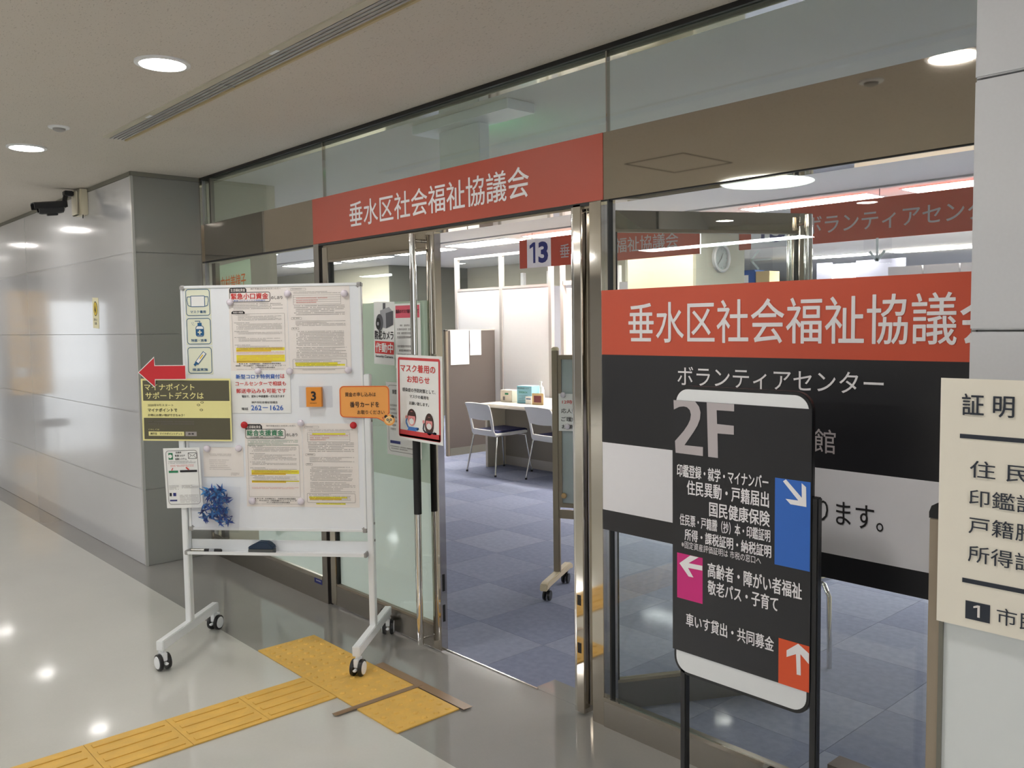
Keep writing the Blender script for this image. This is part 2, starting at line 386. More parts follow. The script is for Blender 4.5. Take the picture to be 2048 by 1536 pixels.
for i, x in enumerate((-13.5, -10, -6.5, 1.5)):  # unseen panels added to fill the lobby and corridor with light
    t = thing('lobby_fill_light', 'unseen fill light panel added in the lobby ceiling', 'ceiling light', (x, -7, CZ), 0, 'added lobby fill panels')
    MB().box(-1.2, 1.2, -.15, .15, -.02, -.001).build('diffuser', LOB, t); MB().box(-1.23, 1.23, -.18, .18, -.012, 0).build('frame', WHITEM, t)
def detector(x, y, label, m=WHITEM):
    t = thing('ceiling_sensor', label, 'sensor', (x, y, CZ))
    MB().lathe([(.05, 0), (.048, -.006), (.03, -.008), (.03, 0)], n=24).build('rim', m, t, smooth=True)
    MB().lathe([(.03, 0), (.028, -.016), (.015, -.022)], n=20).build('dome', CAPG, t, smooth=True)
detector(-4.732, -1.13, 'small round white ceiling sensor between the two bright downlights')
detector(-1.76, -1.23, 'small round ceiling sensor reflected in the steel header near the grey pillar')
t = thing('air_diffuser', 'long grey slot air diffuser in the ceiling beside the downlight', 'air vent', (-3.2, -.835, CZ))
MB().box(-1.635, 3.4, -.062, -.032, -.006, 0).build('side_plate', mat('vent_beige', (196, 190, 172), .5), t)
MB().box(-1.635, 3.4, .05, .062, -.008, 0).build('side_plate', mat('vent_tan', (190, 172, 132), .5), t)
MB().box(-1.63, 3.4, -.032, .05, 0.001, .004).build('backing', mat('vent_shade', (110, 108, 108), .6), t)
VSL = mat('vent_slat_grey', (176, 176, 178), .4, .3)
for k in range(4):
    y = -.028+.0195*k; MB().prismx([(y, -.006), (y+.009, -.006), (y+.013, 0), (y+.004, 0)], -1.63, 3.4).build('slat', VSL, t)
for x in (-1.05, .2, 1.45): MB().box(x, x+.06, -.05, -.036, -.0075, -.006).build('clip', WHITEM, t)
MB().box(-.303, -.3, -.032, .05, -.0065, 0).build('joint', JOINT, t)

# ------------------------------------------------------------------ glazed walls
JZ = [0, .5, 1.0, 1.505, 2.028, CZ]
wl = setting('wall_left')
box('backing', JOINT, -22, -5.76, -.446, -.2, 0, CZ, wl)
for i in range(5):
    x = -5.765
    while x > -20:
        x2 = x-2.6; MB().box(x2+.002, x, -.45, -.43, JZ[i]+.0015, JZ[i+1]-(.0015 if i < 4 else .03)).build('wall_panel', WALL, wl, bev=.002); x = x2
box('ceiling_trim', mat('trim_grey', (120, 118, 108), .6), -22, -5.75, -.452, -.44, CZ-.028, CZ, wl)
wp = setting('wall_pillar')
box('backing', JOINT, -6.3, -5.756, -.43, .53, 0, CZ, wp)
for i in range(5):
    MB().box(-5.77, -5.75, -.44, 0, JZ[i]+.0015, JZ[i+1]-(.0015 if i < 4 else .03)).build('wall_panel', WALL_SHADED, wp, bev=.002)
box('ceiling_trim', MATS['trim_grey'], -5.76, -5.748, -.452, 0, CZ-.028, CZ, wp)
box('corner_strip', mat('corner_strip_grey', (170, 170, 166), .3), -5.765, -5.7475, -.4525, -.437, 0, CZ-.028, wp)
box('steel_edge', STEEL, -5.751, -5.735, -.012, .004, 0, CZ, wp)
box('office_face', WALLC, -5.77, -5.75, .04, .535, 0, CZ, wp)
wr = setting('wall_right')
box('backing', JOINT, -.72, 4, -.43, .1, 0, CZ, wr)
for i in range(5):
    x = -.728
    for x2 in (1.2, 3.0):
        MB().box(x, x2-.004, -.45, -.42, JZ[i]+.002, JZ[i+1]-.002).build('wall_panel', WALL, wr, bev=.003); x = x2
MB().box(-.729, -.719, -.44, 0, 0, CZ).build('wall_panel', WALL_SHADED, wr)
# small warning notice and camera on the left wall
o, P = sheet('wall_notice', 'small cream notice with a yellow oval on the grey glazed wall', 'notice', (0, -.45), 0, -6.62, -6.49, 1.55, 1.765, .001, CREAM, tilt=.05)
P.disc(.5, .36, .042, INK, 2, .052); P.disc(.5, .36, .037, mat('sign_yellow', (232, 200, 50), .5), 3, .047); P.poly([(.46, .2), (.6, .42), (.5, .52), (.36, .4)], INK, 4)
P.text('足もと', .22, .68, .8, .76, INK, .02); P.text('注意', .34, .8, .68, .88, INK, .02); P.done()
BOXC = mat('box_cream', (222, 214, 190), .4)
t = thing('junction_box', 'cream conduit box high on the grey wall behind the black camera', 'junction box', (-6.7, -.45, 2.45))
MB().box(-.085, .085, -.05, 0, -.1, .08).build('housing', BOXC, t, bev=.005)
MB().box(-.075, .06, -.066, -.05, -.105, .07).build('cover', BOXC, t, bev=.014, smooth=True)
MB().tube([(.06, -.03, -.1), (.07, -.035, -.125)], .004, 8).build('cable_stub', BLACKM, t)
t = thing('security_camera', 'black bullet security camera on an arm beside the cream box', 'camera', (-6.72, -.52, 2.5), PI/2)
# local x points out from the wall into the corridor (world -y is local -x)
MB().box(-.06, .0, -.03, .03, -.018, .018).build('base_plate', BLACKM, t, bev=.006)
MB().tube([(-.02, 0, 0), (-.045, 0, -.01), (-.055, 0, -.05), (-.05, 0, -.085), (-.075, 0, -.095)], .017, 12).build('bracket_arm', BLACKM, t, smooth=True)
hd = MB().lathe([(.02, .0), (.034, -.01), (.038, -.03), (.038, -.15), (.033, -.17), (.026, -.17), (.026, -.16)], n=22, axis='x').build('barrel', BLACKM, t, smooth=True)
sh = MB().prismx([(-.045, .0), (-.045, .036), (-.028, .046), (.028, .046), (.045, .036), (.045, 0), (.042, 0), (.042, .034), (.026, .042), (-.026, .042), (-.042, .034), (-.042, 0)], -.2, -.0).build('sun_shield', BLACKM, t)
lbl = [MB().box(xx-.013, xx+.013, .0452, .0466, .002, .013).build('label_plate', WHITEM, t) for xx in (-.11, -.06)]
kn = MB().box(-.12, -.05, -.014, .014, -.05, -.034).build('lower_bracket', BLACKM, t, bev=.003)
for q in [hd, sh, kn]+lbl: q.location = (-.06, 0, -.1); q.rotation_euler = (0, -.14, 0)

# ------------------------------------------------------------------ storefront glazing
hz0, hz1 = 1.983, 2.225
hd = setting('trim_3')
MB().box(-5.74, -.6, -.002, .1, hz0, hz1).build('header_beam', STEEL3, hd)
box('header_lip', DARK, -5.74, -2.2, .0, .012, hz0-.01, hz0, hd); box('header_lip', DARK, -2.2, -.6, .004, .012, hz0-.004, hz0, hd)
box('top_channel', DARK, -5.74, -.6, -.004, .03, CZ-.018, CZ, hd)
box('top_channel_rail', STEEL, -5.74, -.6, .03, .07, CZ-.035, CZ, hd)
box('door_track', STEEL3, -4.2, -2.2, .012, .09, hz0-.02, hz0, hd)
w1 = setting('window_1')
for a, b in ((-5.73, -5.625), (-5.615, -4.17), (-4.165, -2.158), (-2.153, -.6)):
    MB().box(a, b, .01, .018, hz1, CZ-.018).build('pane', GLT, w1)
for x in (-4.1675, -2.1555): box('pane_joint', STEEL, x-.003, x+.003, .004, .022, hz1, CZ-.018, w1)
box('mullion', STEEL2, -5.625, -5.605, .004, .03, hz1, CZ-.018, w1)
w2 = setting('window_2')
box('sill', STEEL2, -5.74, -4.28, -.002, .05, 0, .125, w2); box('sill_bead', STEEL, -5.74, -4.28, -.006, .0, .125, .145, w2)
box('jamb', STEEL2, -4.28, -4.225, -.002, .05, 0, hz0, w2); box('jamb_shadow_gap', DARK, -4.225, -4.205, .012, .05, 0, hz0, w2)
box('mullion', STEEL2, -5.615, -5.56, .0, .03, .13, hz0-.02, w2)
MB().box(-5.73, -4.28, .012, .02, .14, hz0-.01).build('pane', GL, w2)
MB().box(-5.1, -4.28, .021, .022, .14, .79).build('frosted_film', MINT, w2)
w3 = setting('window_3')
box('sill', STEEL2, -2.18, -.6, -.004, .05, 0, .1, w3); box('sill_bead', STEEL, -2.18, -.6, -.008, .0, .1, .115, w3)
box('gasket', DARK, -2.15, -2.143, -.001, .022, .1, hz0, w3)
MB().box(-2.143, -.6, .012, .02, .1, hz0).build('pane', GL, w3); MB().box(-2.178, -2.15, .012, .02, .1, hz0).build('pane', GL, w3)
tr = setting('trim_4')
MB().box(-2.326, -2.284, 0, .052, 0.01, hz0).build('door_post', STEEL, tr, bev=.003)
for z in (.46, .27): box('keep', DARK, -2.318, -2.3, -.0015, .002, z-.02, z+.02, tr)
MB().tube([(-2.335, .012, .01), (-2.335, .012, hz0)], .008, 10).build('edge_tube', CHROME, tr, smooth=True)
MB().box(-2.24, -2.18, -.002, .08, 0, hz0).build('frame_post', STEEL, tr, bev=.002)
def pull(parent, x, y0, z0=.03, z1=1.955, sep=.046, sides=(-1, 1)):
    for sgn in sides:
        y = y0+sgn*sep
        o = MB().tube([(x, y, z0), (x, y, z1)], .0165, 14).build('handle', CHROME, parent, smooth=True)
        g = MB().tube([(x, y, .655), (x, y, 1.25)], .0185, 14).build('grip', GRIP, o, smooth=True)
    for z in (z0+.03, z1-.03): MB().tube([(x, y0-sep, z), (x, y0+sep*max(max(sides), 0), z)], .008, 10).build('handle_bracket', CHROME, parent, smooth=True)
def leaf(name, loc, rz, L, flip=False):
    """door leaf from its hinge along +x"""
    d = setting(name, loc, rz); zt = hz0-.022; zb = .012
    for a, b in ((0, .055), (L-.062, L)): MB().box(a, b, -.02, .02, zb, zt).build('stile', STEEL, d, bev=.002)
    MB().box(.055, L-.055, -.019, .019, 1.892, zt).build('top_rail', STEEL3, d); MB().box(.055, L-.055, -.019, .019, zb, .118).build('bottom_rail', STEEL2, d)
    for a, b, z0, z1 in ((.055, L-.055, .118, .13), (.055, L-.055, 1.88, 1.892)): MB().box(a, b, -.014, .014, z0, z1).build('glazing_bead', BRONZE, d)
    for a in (.055, L-.063): MB().box(a, a+.008, -.014, .014, .13, 1.88).build('glazing_bead', DARK, d)
    MB().box(.063, L-.063, -.005, .005, .13, 1.88).build('pane', GL, d)
    return d
d1 = leaf('door_1', (-4.195, .021, 0), 0, .995)
MB().box(.063, .93, .006, .007, .13, .79).build('frosted_film', MINT, d1); MB().box(.063, .93, .006, .007, .79, 1.652).build('frosted_film', SAGE, d1)
pull(d1, .893, -.02, .03, 1.955, .046, (-1, 0)[:1])
for z in (.335, .19, 1.33): box('lock_slot', DARK, .9955, .996, -.008, .006, z-.04, z+.04, d1)
MB().lathe([(.038, -.0215), (.038, -.0235)], (.52, 0, .068), 24, 'y').build('floor_lock_ring', DARK, d1); MB().lathe([(.033, -.022), (.033, -.0245)], (.52, 0, .068), 24, 'y').build('floor_lock', STEEL, d1)
hx, hy, ex, ey = -2.262, .085, -1.835, .852
d2 = leaf('door_2', (hx, hy, 0), math.atan2(ey-hy, ex-hx), math.hypot(ex-hx, ey-hy)+.012)
pull(d2, math.hypot(ex-hx, ey-hy)-.035, 0, .03, 1.95, .064)
o, P = sheet('maker_label', 'tiny blue label on the steel sill near the left door jamb', 'label', (0, 0), 0, -4.37, -4.285, .095, .125, .003, INKN); P.fine(.25, .3, .9, .8, 1, LTR); P.done()

# ------------------------------------------------------------------ vinyl signs on the storefront
o, P = sheet('header_sign', 'long red header sign with white characters above the doors', 'sign', (0, 0), 0, -4.275, -2.168, 1.984, 2.225, .003, VRED)
fx = lambda x: (x+4.275)/2.107
fz = lambda z: (2.225-z)/.241
P.text('垂水区社会福祉協議会', fx(-3.897), fz(2.165), fx(-2.56), fz(2.04), LTR, .012); P.done()
t = thing('glass_sign', 'large orange, black and white vinyl sign across the right glass panel', 'sign', (-1.4, -.003, 0))
def band(m, z0, z1, label): q = MB().box(-.779, .8, 0, .0008, z0, z1).build('vinyl_band', m, t); q.location.y = 0; q['label'] = label
band(VORG, 1.418, 1.654, 'orange band'); band(VBLK, 1.092, 1.418, 'black band'); band(VWHT, .838, 1.092, 'white band'); band(VBLK, .763, .838, 'thin black band')
for m, z0, z1 in ((VORG, 1.418, 1.654), (VBLK, .763, 1.418)):
    pass
P = Print(t, 1.4, 1.0, 0, .0, 1.2)      # x -2.1..-.7, z .7..1.7
gx = lambda x: (x+2.1)/1.4
gz = lambda z: 1.7-z
P.text('垂水区社会福祉協議会', gx(-2.048), gz(1.603), gx(-.8), gz(1.463), LTR, .008)
P.text('ボランティアセンター', gx(-1.832), gz(1.383), gx(-1.118), gz(1.318), LTR, .004)
P.text('垂水年金会館', gx(-1.72), gz(1.21), gx(-1.259), gz(1.138), LTRG, .006)
P.text('ります。', gx(-1.318), gz(1.0), gx(-1.113), gz(.93), INK, .006); P.done()

# ------------------------------------------------------------------ posters on the left glass and doors
o, P = sheet('singer_poster', 'pale green poster with orange outlined name behind the whiteboard', 'poster', (0, .03), 0, -5.6, -5.1, 1.3, 1.955, 0, mat('poster_pale_green', (196, 214, 190), .4), tilt=-.04)
P.text('中村美律子', .12, .12, .86, .26, mat('poster_orange', (232, 120, 50), .5), .012); P.disc(.5, .46, .09, INK, 2, .07); P.disc(.5, .5, .06, mat('skin_tone', (232, 190, 160), .5), 3, .07); P.done()
o, P = sheet('camera_poster', 'white poster of a security camera behind the frosted door glass', 'poster', (0, -.0), 0, -3.725, -3.545, 1.345, 1.655, -.0135, PAPERW, tilt=.03)
GREYC = mat('print_grey', (90, 90, 96), .6); GREYL = mat('print_light_grey', (170, 170, 176), .6)
P.rect(.45, .02, .58, .14, GREYC, 2); P.poly([(.32, .14), (.75, .08), (.95, .16), (.95, .36), (.6, .42), (.35, .4)], GREYL, 3); P.poly([(.6, .18), (.95, .14), (.95, .36), (.62, .42)], GREYC, 4)
P.disc(.3, .33, .032, GREYC, 5, .042); P.disc(.24, .35, .022, INK, 6, .03); P.disc(.23, .35, .009, GREYL, 7)
P.text('防犯カメラ', .06, .46, .96, .6, INK, .03); P.rect(.06, .63, .98, .83, INKR, 2); P.text('作動中', .1, .655, .94, .805, PAPERW, .03); P.text('Security Camera', .08, .85, .94, .9, INK, .02); P.done()
o, P = sheet('mask_request_poster', 'white notice with a pink heading, partly behind the steel door handle', 'poster', (0, 0), 0, -3.54, -3.33, 1.33, 1.642, -.0135, PAPERW)
P.rect(.04, .03, .97, .22, mat('print_pink', (222, 92, 112), .5), 1); P.text('職員のマスク着用について', .06, .09, .95, .15, INK, .02); P.fine(.1, .32, .9, .56, 4, INKG); P.fine(.1, .64, .9, .9, 4, INKG); P.done()
o, P = sheet('guide_poster', 'white sheet with a rounded outline low on the frosted door behind the mask notice', 'poster', (0, 0), 0, -3.63, -3.34, .9, 1.26, -.0135, PAPERW)
P.rring(.06, .04, .94, .95, .002, INKG, 2, .02); P.fine(.12, .3, .88, .68, 7, INKL); P.rect(.1, .8, .4, .84, INKN, 2); P.fine(.1, .87, .8, .93, 2, INKG); P.text('新型コロナ追跡システム', .2, .1, .88, .16, INK, .02); P.done()
# mask notice hung on the outer handle
o, P = sheet('mask_notice', 'white notice with red border and two masked people, hung on the door handles', 'poster', (0, -.074), 0, -3.41, -3.058, 1.004, 1.4, 0, PAPERW, tilt=.012)
REDB = mat('border_red', (206, 62, 66), .5); SKIN = mat('cartoon_skin', (232, 150, 150), .5); HAIRB = mat('cartoon_hair', (70, 48, 42), .6); SHIRT = mat('cartoon_shirt_blue', (64, 120, 196), .6); SUIT = mat('cartoon_suit', (38, 44, 62), .6)
P.rring(.04, .03, .96, .97, .012, REDB, 2, .012); P.rect(.06, .885, .95, .965, REDB, 2)
P.text('マスク着用の', .1, .11, .86, .2, INKR, .03); P.text('お知らせ', .25, .24, .74, .32, INKR, .03)
P.text('感染症の予防対策として、', .14, .385, .86, .43, INK, .015); P.text('マスクの着用を', .3, .46, .72, .5, INK, .015); P.text('お願い致します。', .29, .54, .72, .58, INK, .015)
for cx, sc, sh, fem in ((.34, 1, SHIRT, 0), (.72, .86, SUIT, 1)):
    y = .74+(.03 if fem else 0)
    if fem: P.disc(cx, y+.01, .034, HAIRB, 2, .05)
    P.disc(cx, y-.02, .034*sc, HAIRB, 3, .037*sc); P.disc(cx, y, .029*sc, SKIN, 4, .034*sc); P.poly([(cx-.085*sc, y-.03), (cx+.085*sc, y-.03), (cx+.06, y-.08*sc), (cx-.06, y-.08*sc)], HAIRB, 5)
    P.disc(cx, y+.035, .018, PAPERW, 5, .014); P.disc(cx-.03, y, .002, INK, 6); P.disc(cx+.03, y, .002, INK, 6)
    P.poly([(cx-.07, y+.1), (cx+.07, y+.1), (cx+.1, .884), (cx-.1, .884)], sh, 3)
    P.line([(cx-.08, y+.11), (cx-.13, y+.05 if not fem else y+.08), (cx-.11, y)], .009, sh, 3); P.disc(cx-.12, y-.01, .008, SKIN, 4); P.line([(cx+.08, y+.11), (cx+.15, y+.11), (cx+.1, .87)], .009, sh, 3)
P.done()

# ------------------------------------------------------------------ whiteboard and what is pinned to it
A0 = (-4.09, -.81); ANG = math.atan2(.583, .66); wc = wpt(A0, ANG, .434, 0)
wb = thing('whiteboard', 'white mobile whiteboard covered in notices, standing in front of the doors', 'whiteboard', wc, ANG)
bw = .434
MB().box(-bw+.012, bw-.012, -.006, .006, .592, 1.723).build('panel', BOARDW, wb)
for a in ((-bw, bw, 1.722, 1.735), (-bw, bw, .58, .593)): MB().box(a[0], a[1], -.011, .011, a[2], a[3]).build('frame', WHITEM, wb, bev=.002)
for s in (-1, 1): MB().box(min(s*bw, s*(bw-.013)), max(s*bw, s*(bw-.013)), -.011, .011, .593, 1.722).build('frame', WHITEM, wb, bev=.002)
for s in (-1, 1):
    for z0, z1 in ((.576, .602), (1.713, 1.738)): MB().box(min(s*(bw-.024), s*(bw+.003)), max(s*(bw-.024), s*(bw+.003)), -.014, .014, z0, z1).build('corner_cap', CAPG, wb, bev=.005)
for s in (-1, 1):
    x = s*(bw+.018)
    MB().box(x-.014, x+.014, -.02, .02, .13, 1.316).build('post', WHITEM, wb, bev=.003)
    MB().box(x-.017, x+.017, -.29, .27, .095, .14).build('foot', WHITEM, wb, bev=.003)
    for z in (1.1, .54, .62): MB().tube([(x+s*.014, 0, z), (x+s*.018, 0, z)], .006, 8).build('bolt', CAPG, wb)
    for y in (-.265, .262):
        c = MB().tube([(0, 0, .08), (0, 0, .1)], .011, 10).box(-.011, .011, -.026, .028, .045, .082).build('caster', WHITEM, wb, bev=.0025)
        c.location = (x, y, 0); c.rotation_euler = (0, 0, {(-1, -.265): .9, (1, -.265): -.1, (-1, .262): -.15, (1, .262): .15}[(s, y)])
        for e in (-1, 1):
            MB().lathe([(.037, e*.011), (.038, e*.016), (.036, e*.026), (.031, e*.0275)], (0, 0, .038), 28, 'x').build('wheel', BLACKM, c, smooth=True)
            MB().lathe([(.0, e*.0272), (.029, e*.0272), (.027, e*.03), (.0, e*.0305)], (0, 0, .038), 24, 'x').build('wheel_cap', WHITEM, c, smooth=True)
        MB().box(-.008, .008, -.045, -.02, .032, .042).build('brake_lever', WHITEM, c, bev=.003)
MB().prismx([(.012, .53), (.018, .53), (.018, .472), (-.05, .472), (-.05, .486), (-.046, .486), (-.046, .478), (.012, .478)], -bw-.0, bw-.0).build('pen_tray', WHITEM, wb)
for s in (-1, 1): MB().box(s*bw-.008, s*bw+.008, -.052, -.0, .469, .49).build('tray_end', CAPG, wb, bev=.003)

t = thing('marker_pen', 'black whiteboard marker lying on the tray of the whiteboard', 'marker', wpt(A0, ANG, .06, .486, .025), ANG)
MB().lathe([(.008, -.045), (.008, .02)], n=16, axis='x').build('cap', STEEL, t, smooth=True); MB().lathe([(.0085, .02), (.0085, .1), (.006, .105)], n=16, axis='x').build('barrel', INK, t, smooth=True); MB().lathe([(.0088, .045), (.0088, .07)], n=16, axis='x').build('sleeve', GREYL, t, smooth=True)
t = thing('board_eraser', 'dark blue whiteboard eraser on the tray below the middle of the board', 'eraser', wpt(A0, ANG, .365, .478, .026), ANG)
MB().prism([(-.06, 0), (.06, 0), (.06, .022), (-.06, .022)], -.02, .018).build('felt', mat('felt_grey', (90, 92, 92), .9), t)
MB().prism([(-.062, .022), (.062, .022), (.062, .034), (.035, .056), (-.01, .058), (-.062, .032)], -.022, .02).build('grip', mat('eraser_blue', (34, 54, 78), .5), t, bev=.004, smooth=True)

def bsheet(name, label, cat, s0, s1, z0, z1, m, n=.0065, **k): return sheet(name, label, cat, A0, ANG, s0, s1, z0, z1, n, m, **k)
MASKY = mat('sticker_cream', (232, 234, 212), .3)
def icon(z0, z1, kind, txt, label):
    o, P = bsheet('pictogram_sticker', label, 'sticker', .021, .147, z0, z1, MASKY, group='cream pictogram stickers on the whiteboard')
    P.rring(.03, .03, .97, .97, .003, INKT, 2, .014); P.text(txt, .2, .78, .8, .88, INKT, .02)
    if kind == 0:
        P.rring(.22, .26, .78, .66, .003, INKT, 3, .004, fill=PAPERW); P.line([(.22, .3), (.1, .3), (.08, .42), (.12, .6), (.22, .64)], .003, INKT, 3); P.line([(.78, .3), (.9, .3), (.92, .42), (.88, .6), (.78, .64)], .003, INKT, 3)
    if kind == 1:
        P.rring(.38, .3, .7, .7, .003, INKT, 3, .012, fill=PAPERW); P.rect(.4, .42, .68, .66, INKT, 4); P.line([(.54, .46), (.54, .62)], .006, MASKY, 5); P.line([(.46, .54), (.62, .54)], .006, MASKY, 5)
        P.rect(.46, .2, .62, .3, INKT, 3); P.line([(.36, .14), (.56, .14), (.54, .2)], .003, INKT, 3)
        for a, b in ((.3, .2), (.26, .26), (.32, .28), (.24, .2)): P.disc(a, b, .0015, INKT, 3)
    if kind == 2:
        P.line([(.36, .62), (.7, .22)], .02, INKT, 3); P.line([(.4, .57), (.69, .235)], .014, PAPERW, 4); P.line([(.5, .45), (.63, .3)], .006, HILO, 5); P.line([(.28, .68), (.38, .58)], .011, INKT, 5)
    P.done()
icon(1.591, 1.723, 0, 'マスク着用', 'cream sticker with a blue face mask drawing, top left of the whiteboard')
icon(1.458, 1.588, 1, '除菌・消毒', 'cream sticker with a blue pump bottle drawing on the whiteboard')
icon(1.321, 1.452, 2, '検温実施', 'cream sticker with a blue thermometer drawing on the whiteboard')

def leaflet(label, s0, s1, z0, z1, title, tm, sub, sm, green=False):
    o, P = bsheet('leaflet', label, 'leaflet', s0, s1, z0, z1, PAPER)
    P.poly([(.015, .075), (.015, .035), (.04, .012), (.28, .012), (.31, .035), (.31, .075)], INK, 2); P.text('生活福祉資金', .04, .025, .29, .062, PAPER, .02, 4); P.text('神戸市垂水区にお住まいの方へ', .38, .022, .9, .042, INKG)
    P.rring(.015, .068, .715, .185, .0025, INK, 3, .01, fill=PAPER); P.text(title, .045, .08, .68, .15, tm, .03, 5); P.text(sub, .09, .158, .63, .174, sm, .01, 5); P.text('のしおり', .73, .12, .92, .155, INK, .015)
    P.fine(.05, .2, .93, .275, 4, INKV if green else INKG, .5)
    b0 = .26 if green else .32
    if not green: P.poly([(.04, .32), (.04, .3), (.07, .285), (.24, .285), (.27, .3), (.27, .32)], INK, 2); P.text('制度の概要', .07, .292, .24, .314, PAPER, .01)
    P.rring(.045, b0, .945, .882, .0008, INKG, 2, .002)
    segs = [(b0+.01, 5), (b0+.1, 6), (b0+.2, 3), (b0+.27, 4), (b0+.36, 4)]
    for v, n in segs: P.fine(.08, v, .35, v+.014, 1, INK); P.fine(.12, v+.016, .9, v+.016+.0145*(n-1), n-1, INKG, .5, indent=.03)
    hv = ((.715, .75), (.8, .88)) if not green else ((.56, .605), (.685, .7))
    for a, b in hv:
        P.rect(.1, a, .93, b, HILI, 1); P.rect(.1, b-.01, .7, b+.012, HILO, 1); P.fine(.12, a, .92, b, max(1, round((b-a)/.016)), INKP if b-a > .03 else INKG, .5)
    P.fine(.1, .765, .92, .79, 2, INKP); P.text('実 施 主 体　社会福祉法人　兵庫県社会福祉協議会', .14, .895, .86, .91, INK, .01); P.text('相談・申込窓口（特例貸付コールセンター）', .08, .918, .94, .933, INK, .01); P.text('もしくは垂水区社会福祉協議会', .35, .94, .76, .955, INK, .01); P.fine(.1, .965, .92, .975, 1, INKG); P.done()
    return o
def leaflet2(label, s0, s1, z0, z1, hl=False):
    o, P = bsheet('leaflet', label, 'leaflet', s0, s1, z0, z1, PAPER)
    P.rring(.05, .03, .3, .055, .0008, INKG, 2, .002); P.fine(.07, .036, .28, .052, 1, INKG); P.fine(.1, .07, .93, .1, 2, INKG, .5)
    P.rring(.09, .11, .86, .215, .0008, INKG, 2, .001)
    for v in (.135, .16, .185): P.line([(.09, v), (.86, v)], .0007, INKG, 2)
    P.fine(.14, .137, .84, .158, 1, INKP, .6); P.fine(.14, .163, .5, .21, 2, INKP, .6)
    if hl: P.rect(.18, .115, .78, .133, HILI, 1)
    P.fine(.1, .225, .93, .345, 6, INKG, .5, indent=.03); P.rring(.05, .36, .22, .385, .0008, INKG, 2, .002); P.fine(.08, .364, .2, .382, 1, INK)
    P.fine(.12, .4, .93, .465, 4, INKG, .5); P.rring(.05, .475, .17, .5, .0008, INKG, 2, .002); P.fine(.07, .48, .16, .497, 1, INK)
    P.fine(.15, .515, .9, .69, 10, INKG, .5, indent=.03)
    for v in (.55, .568, .6, .63, .65, .665): P.disc(.135, v, .0016, INK, 3)
    P.fine(.12, .7, .94, .825, 7, INKG, .5); P.rring(.055, .832, .93, .945, .0012, INKG, 3, .006); P.rect(.09, .873, .78, .892, HILI, 1); P.rect(.1, .892, .9 if not hl else .68, .912, HILO if hl else HILI, 1)
    P.fine(.09, .845, .7, .86, 1, INK); P.fine(.1, .862, .85, .925, 4, INKG, .55)
    P.fine(.2, .952, .75, .965, 1, INK)
    if hl: P.rect(.22, .95, .75, .967, HILI, 1)
    P.done(); return o
leaflet('upper leaflet with large red title, left half of the top pair on the whiteboard', .235, .517, 1.33, 1.728, '緊急小口資金', INKR, '新型コロナウイルス特例貸付', INKB)
leaflet2('fine print page right of the red titled leaflet, one yellow highlight near its foot', .519, .813, 1.32, 1.727)
leaflet('lower leaflet with large green title on the whiteboard', .29, .568, .695, 1.09, '総合支援資金', INKV, '＜生活支援費＞新型コロナウイルス特例貸付', INK, True)
leaflet2('fine print page right of the green titled leaflet, yellow highlight in its table', .57, .835, .695, 1.088, True)
o, P = bsheet('phone_notice', 'white notice with blue and red lines and a phone number, middle of the whiteboard', 'notice', .232, .52, 1.138, 1.336, PAPERW, .008)
P.text('新型コロナ特例貸付は'[:-1], .09, .085, .83, .19, INKB, .025); P.text('は', .84, .08, .91, .18, INKR, .02); P.text('コールセンターで相談も', .08, .25, .93, .355, INKR, .02); P.text('郵送申込みも可能です', .09, .42, .93, .53, INKR, .02)
P.text('電話で、資料と申請書類一式を送ります', .18, .575, .9, .635, INK, .01); P.text('神戸市社会福祉協議会', .34, .72, .78, .775, INK, .005); P.text('電話', .17, .87, .28, .93, INK, .01); P.text('262－1626', .33, .82, .87, .935, INKB, .02); P.done()
t = thing('number_card', 'orange card with a black 3 standing off the board in a clear pocket', 'number card', wpt(A0, ANG, .64, 1.213, .03), ANG)
ORC = mat('card_orange', (236, 150, 54), .5)
MB().box(-.038, .034, -.001, .02, -.045, .045).build('card', ORC, t); P = Print(t, .072, .09, -.0012, -.002, 0); P.text('3', .33, .2, .66, .68, INK, .03); P.fine(.25, .78, .85, .88, 1, INK); P.done()
MB().box(-.08, .08, .021, .0225, -.05, .05).build('clear_pocket', glass('clear_plastic', (.97, .97, .98), .03), t)
# speech bubble sign
o = thing('speech_bubble_sign', 'orange speech bubble sign sticking out over the right edge of the whiteboard', 'sign', wpt(A0, ANG, .875, 1.178, .022), ANG)
w_, h_ = .245, .17
pts = []
for cx, cz, a0 in ((w_/2-.025, h_/2-.02, 0), (-w_/2+.025, h_/2-.02, 90), (-w_/2+.025, -h_/2+.045, 180)):
    for j in range(6):
        a = math.radians(a0+j*18); pts.append((cx+.02*math.cos(a), cz+.02*math.sin(a)))
pts += [(.06, -h_/2+.02), (.1, -h_/2-.0), (.085, -h_/2+.022), (w_/2-.02, -h_/2+.026), (w_/2-.005, -h_/2+.045)]
MB().prism(pts, 0, .001).build('sign_card', mat('bubble_orange', (248, 172, 92), .3), o)
P = Print(o, w_, h_, 0); n = len(pts)
P.line([((x/w_)*.97+.5, .5-(z/h_)*.97) for x, z in pts+[pts[0]]], .003, mat('bubble_red', (226, 84, 44), .5), 2)
P.text('資金の申し込みは', .13, .17, .72, .29, INK, .01); P.text('番号カードを', .22, .43, .78, .58, INK, .02); P.text('お取りください', .36, .66, .88, .77, INK, .01); P.done()
PND = thing('panda_sticker', 'small orange sticker with a panda face at the corner of the speech bubble sign', 'sticker', wpt(A0, ANG, .875+.115, 1.178-.072, .024), ANG)
MB().lathe([(.026, 0), (.026, .001)], n=24, axis='y').build('backing_card', MATS['bubble_orange'], PND)
P = Print(PND, .06, .06, 0)
for a in (.25, .75): P.disc(a, .25, .008, INK, 2)
